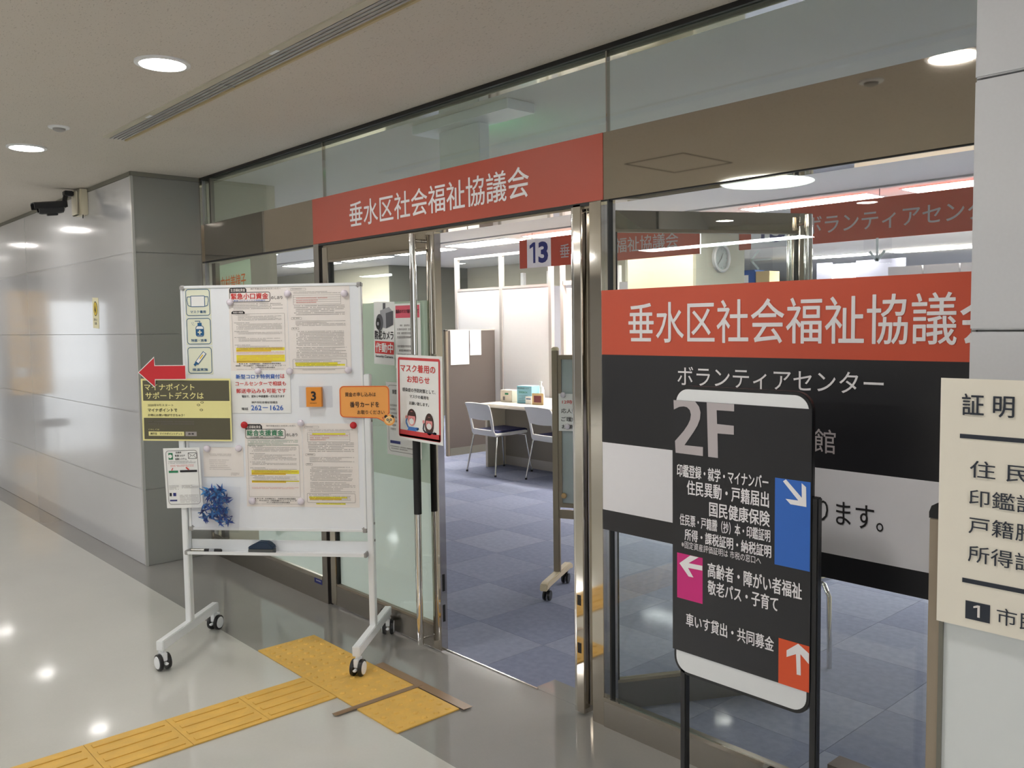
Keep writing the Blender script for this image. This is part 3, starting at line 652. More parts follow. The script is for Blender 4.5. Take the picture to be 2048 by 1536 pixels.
P.disc(.5, .5, .02, mat('panda_face', (250, 214, 150), .5), 3, .018)
for a in (.38, .62): P.disc(a, .48, .0055, INK, 4); P.disc(a, .48, .0022, PAPERW, 5)
P.disc(.5, .6, .0028, INK, 4); P.line([(.42, .66), (.5, .7), (.58, .66)], .0016, INK, 4); P.done()
# arrow and support desk poster
t = thing('red_arrow', 'red cut-out arrow pointing left beyond the edge of the whiteboard', 'arrow sign', wpt(A0, ANG, -.09, 1.333, .032), ANG)
ap_ = lambda k: [(-.118-k*1.6, 0), (-.04, .068+k*2), (-.04+k, .03+k), (.112+k, .03+k), (.112+k, -.032-k), (-.04+k, -.032-k), (-.04, -.068-k*2)]
MB().prism(ap_(.003), 0, .001).build('arrow_card', PAPERW, t); MB().prism(ap_(0), -.0006, 0).build('arrow_face', mat('arrow_red', (206, 42, 52), .5), t)
OLV = mat('poster_olive', (92, 88, 70), .5); PYEL = mat('poster_pale_yellow', (238, 230, 160), .5)
o, P = bsheet('support_desk_poster', 'olive and pale yellow poster overlapping the left edge of the whiteboard', 'poster', -.205, .236, 1.008, 1.302, PYEL, .024, tilt=.006)
P.rect(.02, .03, .985, .355, OLV, 1); P.rect(.02, .63, .985, .975, OLV, 1)
P.text('マイナポイント', .04, .08, .6, .185, PYEL, .02); P.text('サポートデスクは', .05, .215, .7, .325, PYEL, .02)
P.text('2020年9月スタート', .07, .405, .36, .445, INK, 0); P.text('マイナポイントで', .07, .475, .4, .53, INK, .03); P.text('お得にお買い物ができちゃう！', .07, .565, .48, .605, INK, .01)
P.fine(.07, .68, .6, .75, 2, INKG, .6); P.text('くわしくは', .07, .805, .19, .83, PYEL); P.rect(.07, .85, .47, .92, PYEL, 3); P.text('神戸市　マイナポイントゲット', .09, .865, .45, .905, INK, .01, 5); P.rect(.485, .85, .61, .92, INKL, 3); P.text('検 索', .515, .868, .58, .902, INK, .01, 5)
for a, b in ((.64, .42), (.68, .38), (.67, .5)): P.disc(a, b, .008, OLV, 2, .005); P.disc(a, b, .005, PYEL, 3, .003)
P.done()
o, P = bsheet('contact_tracing_sheet', 'white curling sheet with envelope symbol hanging off the lower left of the whiteboard', 'notice', -.1, .08, .69, .976, PAPERW, .03, tilt=-.03)
P.rring(.06, .04, .94, .94, .002, INKG, 2, .016); P.rect(.14, .08, .26, .19, INKV, 3); P.disc(.19, .135, .009, PAPERW, 4)
P.text('兵庫県', .34, .06, .5, .09, INK, .02); P.text('新型コロナ', .32, .11, .6, .145, INK, .02); P.text('追跡システム', .32, .165, .64, .2, INK, .02)
P.rring(.68, .08, .92, .185, .002, INK, 3, .004); P.line([(.69, .09), (.8, .14), (.91, .09)], .0015, INK, 3); P.line([(.69, .18), (.77, .125)], .0012, INK, 3); P.line([(.91, .18), (.83, .125)], .0012, INK, 3)
P.fine(.12, .215, .9, .265, 3, INKG); P.fine(.18, .28, .84, .32, 2, INKR); P.line([(.24, .33), (.2, .37)], .004, INKR, 3); P.line([(.6, .325), (.68, .365)], .006, INKR, 3)
P.rect(.12, .375, .38, .41, INKV, 3); P.rect(.43, .37, .9, .405, INK, 3); P.fine(.1, .62, .38, .7, 4, INKG); P.fine(.45, .62, .92, .68, 3, INKG)
P.rect(.1, .745, .16, .8, INK, 3); P.rect(.2, .745, .28, .8, INKN, 3); P.rect(.1, .86, .3, .885, INKN, 3); P.fine(.38, .78, .92, .92, 6, INKL); P.done()
o, P = bsheet('typed_letter', 'pale typed letter held by two white magnets above the blue paper cranes', 'letter', .083, .28, .836, .976, PAPER, .0075)
P.fine(.15, .22, .72, .32, 2, INKL, .5); P.fine(.15, .42, .7, .8, 6, INKL, .35); P.fine(.68, .86, .9, .97, 3, INKL, .6); P.done()

def magnet(s, z, m, label, r=.0165, grp='round magnets on the whiteboard', n=.0085):
    o = MB().lathe([(r*.9, 0), (r, -.004), (r*.95, -.009), (r*.75, -.013), (r*.4, -.0155), (.001, -.016)], n=20, axis='y').build('magnet', m, smooth=True)
    o.location = wpt(A0, ANG, s, z, n); o.rotation_euler = (0, 0, ANG); tag(o, label, 'magnet', grp)
MW = mat('magnet_white', (226, 218, 228), .35); MR = mat('magnet_red', (190, 30, 38), .25)
for s, z, m, l in ((.243, 1.655, MW, 'white magnet below the red title at the left edge of its leaflet'), (.521, 1.69, MW, 'white magnet at the top of the seam between the two upper leaflets'), (.79, 1.686, MW, 'white magnet at the top right corner of the upper leaflets'),
                   (.368, 1.334, MW, 'white magnet at the top of the phone number notice, on its blue line'), (.52, 1.332, MW, 'white magnet at the bottom of the seam between the two upper leaflets'), (.8, 1.336, MW, 'white magnet at the bottom right corner of the upper leaflets'),
                   (.292, 1.082, MR, 'red magnet on the black tab of the green titled leaflet'), (.566, 1.09, MW, 'white magnet at the top of the seam between the two lower leaflets'), (.817, 1.08, MR, 'red magnet at the top right corner of the lower leaflets, under the speech bubble'),
                   (.105, .97, MW, 'white magnet on the top left corner of the typed letter'), (.26, .972, MW, 'white magnet on the top right corner of the typed letter'),
                   (.318, .722, MW, 'white magnet at the bottom left of the green titled leaflet'), (.555, .722, MW, 'white magnet at the bottom of the seam between the two lower leaflets')):
    magnet(s, z, m, l)

# bag of paper cranes
CR = [mat('crane_blue', (20, 112, 188), .5), mat('crane_deep_blue', (14, 68, 158), .5), mat('crane_light_blue', (60, 150, 218), .5), mat('crane_navy', (12, 44, 120), .5)]
def crane_mesh(m):
    v = [(0, 0, .010), (0, 0, -.008), (.016, .006, 0), (.016, -.006, 0), (-.016, .006, 0), (-.016, -.006, 0), (.042, 0, .028), (.033, 0, .032), (.05, 0, .02), (-.046, 0, .03), (0, .042, .012), (0, -.042, .012), (.012, 0, .006), (-.012, 0, .006)]
    f = [(0, 2, 3), (0, 4, 5), (1, 2, 3), (1, 4, 5), (0, 1, 2), (0, 1, 3), (0, 1, 4), (0, 1, 5), (2, 3, 7), (2, 7, 6), (3, 6, 7), (7, 8, 6), (4, 5, 9), (4, 0, 9), (12, 10, 13), (12, 13, 11), (12, 1, 10), (13, 1, 10), (12, 1, 11), (13, 1, 11)]
    me = bpy.data.meshes.new('paper_crane'); me.from_pydata(v, [], f); me.materials.append(m); return me
cms = [crane_mesh(m) for m in CR]
for k in range(72):
    o = bpy.data.objects.new('paper_crane', cms[rnd.choice((0, 0, 1, 1, 2, 3))]); C.objects.link(o)
    fz_ = rnd.random(); hw = .065 if fz_ < .8 else .05
    o.location = wpt(A0, ANG, .153+rnd.uniform(-hw, hw)*1.0, .625+fz_*.165, .03+rnd.uniform(0, .028)); o.rotation_euler = (rnd.uniform(0, 6), rnd.uniform(0, 6), rnd.uniform(0, 6)); o.scale = (.62,)*3
    tag(o, 'small folded blue paper crane in the clear bag on the whiteboard', 'paper crane', 'blue paper cranes in the clear bag')
o = MB().prism([(-.125, -.11), (.105, -.115), (.12, .1), (-.12, .11)], -.001, 0).build('clear_bag', MATS['clear_plastic']); o.location = wpt(A0, ANG, .17, .7, .074); o.rotation_euler = (0, 0, ANG)
tag(o, 'clear plastic bag of blue paper cranes taped to the lower left of the whiteboard', 'plastic bag')
o, P = sheet('back_notice', 'white sheet seen below the whiteboard on the left glass panel', 'notice', (0, 0), 0, -4.92, -4.7, .3, .6, -.024, PAPERW, tilt=-.35); P.fine(.1, .75, .9, .92, 2, mat('ink_violet', (130, 120, 180), .6)); P.done()

# ------------------------------------------------------------------ 2F sign stand
YS = -.32
t = thing('sign_stand', 'black floor sign stand marked 2F with blue, pink and orange arrow squares', 'sign stand', (-1.378, YS, 0))
def rrect(x0, x1, z0, z1, r, n=8):
    p = []
    for cx, cz, a0 in ((x1-r, z1-r, 0), (x0+r, z1-r, 90), (x0+r, z0+r, 180), (x1-r, z0+r, 270)):
        for j in range(n+1): a = math.radians(a0+j*90/n); p.append((cx+r*math.cos(a), cz+r*math.sin(a)))
    return p
MB().prism(rrect(-.226, .222, .474, 1.346, .05), -.004, .012).build('board_frame', BLACKM, t, bev=.002)
MB().prism(rrect(-.216, .212, .484, 1.336, .042), -.0055, -.004).build('board', mat('sign_white', (236, 238, 240), .3), t)
MB().box(-.228, .222, -.0075, -.0055, .545, 1.302).build('black_panel', VBLK, t)
for x in (-.194, .229):
    MB().box(x-.01, x+.011, -.004, .018, .02, 1.07).build('pole', BLACKM, t, bev=.003)
for x in (-.194, .229): MB().box(x-.012, x+.012, -.18, .18, 0, .02).build('foot', BLACKM, t, bev=.003)
MB().box(-.194, .24, -.012, .02, .05, .07).build('crossbar', BLACKM, t)
P = Print(t, .45, .757, -.0075, -.003, .9235)
ux = lambda x: (x+1.606)/.45
vz = lambda z: (1.302-z)/.757
T = lambda s, x0, x1, z1, z0, m=LTR, b=.02: P.text(s, ux(x0), vz(z1), ux(x1), vz(z0), m, b)
# the 2 is cut by the panel's left edge
q_ = lambda pts: [(ux(a), vz(b)) for a, b in pts]
# the 2 is cut by the panel's top and left edges
P.poly(q_([(-1.6007, 1.3019), (-1.5229, 1.3019), (-1.5091, 1.2875), (-1.5039, 1.2708), (-1.5061, 1.2517), (-1.5148, 1.2321), (-1.5286, 1.2119), (-1.5448, 1.1913), (-1.5612, 1.1705), (-1.4954, 1.171), (-1.4954, 1.1447), (-1.5933, 1.1451), (-1.5956, 1.18), (-1.5777, 1.1982), (-1.5635, 1.2129), (-1.5494, 1.2313), (-1.5406, 1.2473), (-1.5378, 1.2629), (-1.542, 1.276), (-1.5518, 1.2834), (-1.5635, 1.2852), (-1.58, 1.2829), (-1.5996, 1.2739)]), LTRG, 3)
P.poly(q_([(-1.4827, 1.3019), (-1.391, 1.3016), (-1.3909, 1.2815), (-1.4488, 1.2813), (-1.4471, 1.2419), (-1.3918, 1.2409), (-1.3917, 1.2157), (-1.4457, 1.2149), (-1.444, 1.1444), (-1.4773, 1.1447)]), LTRG, 3)
T('印鑑登録・就学・マイナンバー', -1.588, -1.282, 1.113, 1.075); T('住民異動・戸籍届出', -1.552, -1.28, 1.068, 1.025); T('国民健康保険', -1.473, -1.277, 1.015, .972)
T('住民票・戸籍謄（抄）本・印鑑証明', -1.578, -1.275, .965, .93, b=.015); T('所得・課税証明・納税証明', -1.56, -1.272, .922, .887); T('※固定資産評価証明は 市税の窓口へ', -1.572, -1.303, .884, .862, b=.0)
T('高齢者・障がい者福祉', -1.478, -1.18, .836, .792); T('敬老パス・子育て', -1.478, -1.25, .784, .742); T('車いす貸出・共同募金', -1.555, -1.262, .668, .628)
BLU = mat('sign_blue', (50, 108, 200), .4); MAG = mat('sign_magenta', (216, 44, 132), .4); ORS = mat('sign_orange', (232, 90, 48), .4)
P.rect(ux(-1.262), vz(1.11), ux(-1.158), vz(.872), BLU, 1); P.rect(ux(-1.589), vz(.844), ux(-1.497), vz(.707), MAG, 1); P.rect(ux(-1.248), vz(.671), ux(-1.157), vz(.545), ORS, 1)
P.poly(q_([(-1.229, 1.1096), (-1.182, 1.0659), (-1.183, 1.1049), (-1.1702, 1.0958), (-1.1687, 1.0432), (-1.215, 1.044), (-1.2295, 1.0567), (-1.1923, 1.0572), (-1.2376, 1.1029)]), LTR, 3)
P.poly(q_([(-1.5799, 0.8131), (-1.5404, 0.8438), (-1.5102, 0.8438), (-1.5462, 0.8196), (-1.4972, 0.8211), (-1.4972, 0.8068), (-1.5484, 0.8049), (-1.5286, 0.7798), (-1.5463, 0.7793)]), LTR, 3)
P.poly(q_([(-1.1891, 0.6705), (-1.1575, 0.6523), (-1.1575, 0.623), (-1.1823, 0.6437), (-1.1805, 0.5857), (-1.1926, 0.5849), (-1.1953, 0.6401), (-1.223, 0.6246), (-1.2231, 0.6431)]), LTR, 3)
P.done()

# ------------------------------------------------------------------ folding screen with cream notice
t = thing('folding_screen', 'white screen panel with tan frame in front of the right pillar', 'screen', (-.3, -.62, 0))
MB().box(-.405, .6, 0, .012, .03, 1.14).build('panel', mat('screen_white', (228, 232, 232), .4), t)
MB().box(-.433, -.403, -.004, .022, .02, 1.13).build('frame', TANP, t, bev=.002); MB().box(-.405, .6, -.004, .022, 1.13, 1.16).build('frame', TANP, t, bev=.002)
MB().box(-.41, -.402, -.006, .0, .02, 1.13).build('gasket', MATS['trim_grey'], t)
MB().prism([(-.4335, 1.13), (-.403, 1.13), (-.403, 1.162), (-.418, 1.162), (-.429, 1.155), (-.4335, 1.142)], -.005, .023).build('corner_cap', BLACKM, t)
for x in (-.4, .5): MB().box(x-.02, x+.02, -.2, .2, 0, .03).build('foot', TANP, t, bev=.004)
o, P = sheet('cream_notice', 'large laminated cream notice at the right edge of the picture listing certificates', 'notice', (0, -.632), 0, -.712, -.1, .925, 1.415, .0, mat('notice_cream', (246, 239, 224), .3, coat=.4))
cx = lambda x: (x+.712)/.612
cz = lambda z: (1.415-z)/.49
P.text('証 明 書', cx(-.671), cz(1.386), cx(-.523), cz(1.344), mat('notice_ink', (44, 50, 62), .5), .012)
NI = MATS['notice_ink']
P.rect(cx(-.674), cz(1.307), cx(-.13), cz(1.2985), NI, 2); P.rect(cx(-.664), cz(1.023), cx(-.13), cz(1.014), NI, 2)
for s_, z_, e_ in (('住 民 票', 1.257, -.482), ('印鑑証明', 1.201, -.49), ('戸籍謄本', 1.147, -.49), ('所得証明', 1.091, -.492)): P.text(s_, cx(-.654), cz(z_), cx(e_), cz(z_-.0335), NI, .004)
P.rect(cx(-.657), cz(.979), cx(-.612), cz(.943), NI, 2); P.one(cx(-.642), cz(.974), cx(-.63), cz(.95), PAPER, 4); P.text('市民課', cx(-.6), cz(.979), cx(-.485), cz(.946), NI, 0); P.done()

# ------------------------------------------------------------------ office: walls
wo = setting('wall_office')
box('wall_face', WALLC, -20, -11.9, 5.66, 5.8, 0, CZ, wo); box('wall_face', WALLC_SHADED, -12.0, -11.893, 5.662, 7.3, 0, CZ-.002, wo)
box('wall_face', WALLC, -11.9, -8.3, 7.3, 7.4, 0, CZ, wo); box('picture_rail', mat('rail_brown', (120, 100, 84), .6), -11.9, -8.3, 7.28, 7.3, 1.98, 2.03, wo)
box('wall_back', mat('far_wall', (150, 142, 130), .8), -22, 4, 19.8, 20, 0, CZ, kind='structure'); box('wall_east', WALLC, 3.9, 4, 0.1, 20, 0, CZ, kind='structure'); box('wall_west', WALLC, -22, -21.9, 0.1, 20, 0, CZ, kind='structure')
box('wall_lobby', mat('lobby_wall', (150, 146, 140), .5), -32, 7, -11.1, -11, 0, CZ, kind='structure')
wcl = setting('wall_column')
box('column_front', mat('column_cream', (146, 143, 126), .7), -6.3, -5.431, 5.0, 5.05, 0, CZ, wcl); box('column_side', WALLC_SHADED, -5.48, -5.43, 5.05, 5.93, 0, CZ, wcl); box('column_core', WALLC_SHADED, -6.3, -5.48, 5.05, 5.93, 0, CZ, wcl)
t = thing('wall_clock', 'round grey wall clock on the side of the cream office column', 'clock', (-5.43, 5.475, 2.21), PI/2)
MB().lathe([(.15, 0), (.15, -.03), (.135, -.04), (.122, -.03), (.122, 0)], n=40, axis='y').build('rim', mat('clock_rim', (150, 154, 156), .3, .3), t, smooth=True)
MB().lathe([(.0, -.012), (.123, -.012), (.123, -.01)], n=32, axis='y').build('dial', mat('clock_dial', (112, 120, 122), .5), t)
P = Print(t, .24, .24, -.013)
for k in range(12):
    a = k*PI/6; P.line([(.5+.38*math.sin(a), .5-.38*math.cos(a)), (.5+.44*math.sin(a), .5-.44*math.cos(a))], .005, INK, 1)
P.done(gn='hour_mark')
h = MB().box(-.003, .003, -.018, -.017, -.01, .06).build('hour_hand', INK, t); h.rotation_euler = (0, .5, 0)
h = MB().box(-.0025, .0025, -.02, -.019, -.01, .1).build('minute_hand', INK, t); h.rotation_euler = (0, 3.9, 0)

# office lights
proto = None; gl_ = 'fluorescent panels in the office ceiling'
def troffer(x, y, L=1.16, label='long fluorescent ceiling panel in the office, one of its row'):
    global proto
    if proto is None:
        proto = thing('office_light', label, 'ceiling light', (x, y, CZ), 0, gl_)
        MB().box(0, 1.13, -.2, .2, -.012, -.002).build('diffuser', TUBE, proto); MB().box(-.02, 1.15, -.22, .22, -.009, 0).build('frame', WHITEM, proto); o = proto
    else: o = copy_tree(proto)
    o.location = (x, y, CZ); o['label'] = label; return o
rows = {4.53: 'in the row nearest the glass', 7.3: 'in the second row of the office', 10.4: 'in the third row of the office', 15.3: 'in the farthest row'}
for y, l in rows.items():
    for k in range(-6, 4):
        x = -4.42+1.42*k
        if (y > 5 and x < -8.4) or x < -13.8: continue
        troffer(x, y, label='bright ceiling panel %d from the left ' % (k+7)+l)
for k in range(4): troffer(-13.2+1.3*k*.9, 3.0, label='long bright ceiling panel over the left end of the office') if k < 2 else None
box('trim_5', mat('ceiling_channel', (170, 168, 166), .5), -20, 3.8, 4.07, 4.1, CZ-.012, CZ, kind='structure')
detector(-4.05, 1.5, 'round ceiling sensor inside the office above the left door')
t = thing('exit_sign', 'white ceiling-hung exit sign box just inside the doors, its green face turned inward', 'exit sign', (-3.32, .3, CZ))
MB().box(-.32, .4, -.09, .08, -.045, 0).build('mount_plate', WHITEM, t, bev=.003); MB().box(-.19, .12, -.02, .045, -.36, -.045).build('housing', WHITEM, t, bev=.004); MB().box(-.17, .1, .045, .05, -.33, -.09).build('lit_face', EXITG, t)

# hanging banners
def banner(x0, n1, txt, label, arrows=False):
    t = thing('hanging_banner', label, 'banner', (x0, 4.2, 0))
    MB().box(0, 2.41, 0, .01, 2.156, 2.466).build('banner_board', VRED, t)
    MB().box(-.003, 0, -.002, .012, 2.154, 2.468).build('edge_strip', WHITEM, t); MB().box(2.41, 2.413, -.002, .012, 2.154, 2.468).build('edge_strip', WHITEM, t)
    P = Print(t, 2.41, .31, 0, 1.205, 2.311); P.rect(.05, 0, .205, 1, VWHT, 1); P.one(.068, .12, .105, .84, INKN, 3); P.text('3', .125, .12, .187, .86, INKN, .04)
    P.text(txt, *( (.262, .29, .9, .76)), LTRG, .01); P.done()
    for x in (.2, 1.24, 2.25): MB().tube([(x, .005, 2.466), (x, .005, CZ)], .003, 6).build('hook', INKG, t)
banner(-7.18, '13', '垂水区社会福祉協議会', 'red hanging banner with a white 13 square, seen through the open doorway')
banner(-4.36, '13', 'ボランティアセンター', 'red hanging banner in katakana behind the right glass panel')
for a, l in (((-3.12, 0), 'pale down arrow sign hanging under the right banner'), ((-4.13, 1), 'pale left arrow sign beside the open door handles')):
    t = thing('arrow_sign', l, 'arrow sign', (a[0], 4.18, 2.06))
    m = mat('arrow_pale', (236, 244, 242), .5); P = Print(t, .2, .2, 0)
    if a[1] == 0: P.line([(.5, 0), (.5, .85)], .02, m); P.line([(.2, .5), (.5, .88)], .02, m); P.line([(.8, .5), (.5, .88)], .02, m)
    else: P.line([(0, .5), (1, .5)], .016, m); P.line([(.4, .1), (.02, .5)], .016, m); P.line([(.4, .9), (.02, .5)], .016, m)
    P.done(gn='arrow_stroke')
    MB().box(-.11, .11, .003, .006, -.1, .1).build('clear_plate', MATS['clear_plastic'], t)

# white panel partition
YP = 4.62
t = thing('white_partition', 'tall white panel partition with glazed top behind the desk', 'partition', (-7.95, YP, 0))
X0, X1 = -.88, .83
for x in (X0, -.02+.0, X1): MB().box(x-.025, x+.025, -.02, .03, 0, 2.4).build('post', PFRAME, t, bev=.003)
for a, b in ((X0+.025, -.045), (.005, X1-.025)):
    MB().box(a, b, -.008, .018, .06, 1.97).build('panel', PWHITE, t, bev=.002); MB().box(a, b, -.012, .022, 1.97, 2.0).build('rail', PFRAME, t); MB().box(a, b, -.012, .022, 2.37, 2.4).build('rail', PFRAME, t); MB().box(a, b, .003, .007, 2.0, 2.37).build('pane', GL, t)
t = thing('rear_partition', 'low grey and white partition posts seen through the glazed top of the white one', 'partition', (-8.6, 6.4, 0))
for x in (-.9, -.35, .3, .95, 1.6, 2.2): MB().box(x-.03, x+.03, -.02, .03, 0, 2.3).build('post', PWHITE, t)
MB().box(-.9, 2.2, -.01, .02, .05, 2.08).build('panel', mat('rear_panel_grey', (170, 168, 172), .6), t)
t = thing('side_partition', 'pale partition wing with a coat hook to the right of the white panel partition', 'partition', (-7.02, 4.75, 0))
MB().box(-.05, -.02, 0, 1.4, .05, 1.95).build('panel', mat('wing_grey', (206, 202, 200), .5), t); MB().box(-.06, -.01, -.02, .02, 0, 2.3).build('post', PFRAME, t); MB().box(.0, .5, .25, .28, .05, 1.9).build('panel', MATS['wing_grey'], t)
MB().box(-.02, .5, -.02, .02, 1.98, 2.03).build('rail', PFRAME, t); MB().tube([(.2, .2, 1.3), (.2, .2, 1.8)], .01, 8).build('pull_bar', CAPG, t)
# taupe partition
t = thing('taupe_partition', 'taupe fabric partition left of the desk with two typed sheets', 'partition', (-8.1, 4.25, 0))
MB().box(-.03, 0, -.36, .36, .09, 1.475).build('panel', TAUPE, t); MB().box(-.034, .004, -.4, -.36, .0, 1.49).build('post', BRONZE, t, bev=.004); MB().box(-.034, .004, .36, .372, .0, 1.485).build('post', PFRAME, t)
MB().box(-.032, .003, -.36, .36, 0, .09).build('kick_plate', MATS['trim_grey'], t); MB().box(-.034, .004, -.4, .37, 1.475, 1.49).build('cap_rail', PFRAME, t)
o, P = sheet('typed_sheet', 'larger typed sheet over the door edge of the taupe partition', 'notice', (-8.1, 0), PI/2, 3.92, 4.2, 1.075, 1.485, .006, PAPERW); P.fine(.15, .06, .6, .09, 1, INKL); P.fine(.18, .14, .88, .86, 13, INKL, .35); P.done()
o, P = sheet('typed_sheet', 'smaller typed sheet to the right of the larger one on the taupe partition', 'notice', (-8.1, 0), PI/2, 4.215, 4.39, 1.18, 1.483, .006, PAPERW); P.fine(.18, .15, .88, .8, 9, INKL, .4); P.done()

# ------------------------------------------------------------------ desk
t = thing('desk', 'cream office desk with a taupe front against the white partition', 'desk', (-6.4, 4.1, 0))
MB().box(-.8, .9, -.52, .45, .665, .7).build('desk_top', DESKM, t, bev=.012)
MB().box(-.8, -.765, -.42, .42, .0, .665).build('side_panel', mat('desk_end', (206, 198, 180), .5), t); MB().box(-.765, .9, -.16, -.14, .1, .665).build('modesty_panel', DESKD, t); MB().box(-.765, .9, -.16, -.145, 0, .1).build('base_rail', PFRAME, t)
for a in (.865,): MB().box(a, a+.035, -.42, .42, 0, .665).build('side_panel', MATS['desk_end'], t)
def standing(name, label, cat, x, y, g=None, rz=0): return thing(name, label, cat, (x, y, .7), rz, g)
t = standing('tissue_box', 'small cream tissue box on the left end of the desk', 'box', -7.06, 3.93, rz=.1)
MB().box(-.1, .07, -.06, .06, 0, .13).build('carton', BEIGE, t, bev=.004); MB().box(-.03, .02, -.0615, -.06, .08, .1).build('printed_patch', INKV, t); MB().box(-.06, -.03, -.0615, -.06, .02, .06).build('printed_patch', INKG, t)
t = standing('blue_box', 'pale blue lettered cardboard box on the desk behind the first chair', 'box', -6.8, 3.95, rz=.15)
MB().box(-.1, .1, -.07, .07, 0, .185).build('carton', mat('box_pale_blue', (150, 204, 220), .5), t, bev=.002); P = Print(t, .2, .185, -.071, 0, .0925); P.text('新型感染症マスク', .06, .08, .8, .18, INK, .01); P.text('回収BOX', .15, .3, .72, .42, INKV, .02); P.fine(.12, .52, .85, .9, 4, INKG, .45); P.done()
t = standing('pump_bottle', 'white pump bottle behind the pale blue box', 'bottle', -6.86, 4.2)
MB().lathe([(.032, 0), (.034, .02), (.034, .12), (.012, .15), (.012, .17)], n=20).build('bottle', SHELL, t, smooth=True); MB().tube([(0, 0, .17), (0, 0, .2)], .006, 8).build('pump_stem', SHELL, t); MB().box(-.03, .012, -.008, .008, .2, .215).build('pump_head', SHELL, t, bev=.003)
for x, y, l in ((-6.66, 4.02, 'tall white cone between the blue box and the picture frame'), (-6.42, 3.98, 'tall white cone right of the picture frame')):
    t = standing('paper_cone', l, 'cone', x, y); MB().lathe([(.036, 0), (.034, .01), (.016, .17), (.013, .175)], n=20).build('cone', SHELL, t, smooth=True); MB().lathe([(.042, 0), (.042, .006)], n=20).build('base', SHELL, t)
t = standing('picture_frame', 'small tan framed picture standing on the desk', 'picture frame', -6.56, 3.86, rz=.25)
MB().box(-.07, .07, -.006, .006, 0, .12).build('frame', mat('frame_tan', (206, 178, 130), .5), t, bev=.003); MB().box(-.045, .045, -.008, -.006, .025, .095).build('picture', mat('picture_maroon', (112, 52, 58), .5), t); MB().box(-.004, .004, .006, .05, 0, .08).build('stand', INKG, t)
t = standing('small_carton', 'small white carton between the blue box and the frame on the desk', 'box', -6.7, 3.88, rz=.2); MB().box(-.04, .04, -.03, .03, 0, .08).build('carton', SHELL, t, bev=.002); MB().box(-.03, .03, -.0305, -.03, .05, .06).build('printed_patch', INKT, t)

# ------------------------------------------------------------------ chairs
def make_chair():
    t = thing('office_chair', '', 'chair', (0, 0, 0))
    # shell: seat pan and upright frame, facing +y
    MB().prismx([(-.2, .405), (-.2, .43), (.2, .44), (.23, .425), (.22, .41), (0, .4)], -.2, .2).build('seat_pan', SHELL, t, bev=.01, smooth=True)
    MB().prismx([(-.17, .43), (-.16, .452), (.2, .458), (.235, .444), (.23, .436)], -.185, .185).build('seat_pad', NAVY, t, bev=.008, smooth=True)
    # backrest: one curved sheet with an opening above its lower band
    prof = [(.4, -.195), (.43, -.21), (.462, -.22), (.5, -.226), (.55, -.234), (.575, -.239), (.62, -.25), (.67, -.264), (.71, -.279), (.745, -.296)]
    bm = bmesh.new(); U = [-1, -.96, -.82, -.66, -.3, 0, .3, .66, .82, .96, 1]; g = []
    for i, (z, y) in enumerate(prof):
        wd = .2 if z < .45 else (.19+.016*((z-.45)/.3))
        dz = lambda u: -.012*u*u if i == len(prof)-1 else (-.01*(1-u*u) if i == 5 else 0)
        g.append([bm.verts.new((u*wd*(.97 if i == len(prof)-1 and abs(u) > .9 else 1), y-.02*(1-u*u)*(1 if z > .5 else .3), z+dz(u))) for u in U])
    for i in range(len(prof)-1):
        for j in range(len(U)-1):
            if 2 <= i < 5 and 2 <= j < 8: continue
            bm.faces.new((g[i][j], g[i][j+1], g[i+1][j+1], g[i+1][j]))
    me = bpy.data.meshes.new('backrest'); bm.to_mesh(me); bm.free(); me.materials.append(SHELL)
    for p in me.polygons: p.use_smooth = True
    o = bpy.data.objects.new('backrest', me); C.objects.link(o); o.parent = t
    md = o.modifiers.new('thickness', 'SOLIDIFY'); md.thickness = .012; md.offset = 0
    md = o.modifiers.new('round', 'BEVEL'); md.width = .003; md.segments = 2; md.limit_method = 'ANGLE'; md.angle_limit = .7
    for sx in (-1, 1):
        MB().tube([(sx*.15, -.12, .4), (sx*.2, -.19, .39), (sx*.245, -.25, .01)], .009, 10).build('leg', CHROME, t, smooth=True)
        MB().tube([(sx*.15, .12, .4), (sx*.2, .19, .39), (sx*.235, .24, .01)], .009, 10).build('leg', CHROME, t, smooth=True)
        for y in (-.25, .24): MB().tube([(sx*(.245 if y < 0 else .235), y, 0), (sx*(.245 if y < 0 else .235), y, .018)], .012, 10).build('foot_tip', BLACKM, t)
    MB().box(-.15, .15, -.13, .13, .388, .402).build('seat_frame', CHROME, t)
    return t
ch = make_chair(); ch['group'] = 'white shell chairs at the desk'
c2 = copy_tree(ch)
ch.location = (-6.86, 3.585, 0); ch.rotation_euler = (0, 0, -.06); ch['label'] = 'white plastic chair with navy seat, the nearer to the taupe partition'
c2.location = (-6.03, 3.66, 0); c2.rotation_euler = (0, 0, -.1); c2['label'] = 'white plastic chair with navy seat, half hidden by the notice stand'

# ------------------------------------------------------------------ notice stand inside
sa = math.atan2(.46, .89)
t = thing('notice_stand', 'bronze wheeled notice board stand just inside the open doorway', 'notice stand', (-3.515, 1.075, 0), sa)
MB().box(-.012, .028, -.014, .014, .09, 1.39).build('post', BRONZE, t, bev=.006, smooth=True); MB().lathe([(.022, 0), (.022, .012), (.012, .02)], (.008, 0, 1.385), 14).build('post_cap', mat('cap_cream', (226, 212, 178), .4), t, smooth=True)
MB().box(.9, .94, -.014, .014, .09, 1.39).build('post', BRONZE, t, bev=.006)
for a in ((.028, .9, .49, .515), (.028, .9, 1.335, 1.36)): MB().box(a[0], a[1], -.012, .012, a[2], a[3]).build('frame', BRONZE, t, bev=.002)
MB().box(.028, .045, -.012, .012, .515, 1.335).build('frame', BRONZE, t); MB().box(.045, .9, -.003, .006, .515, 1.335).build('panel', mat('stand_panel_grey', (176, 188, 190), .5), t)
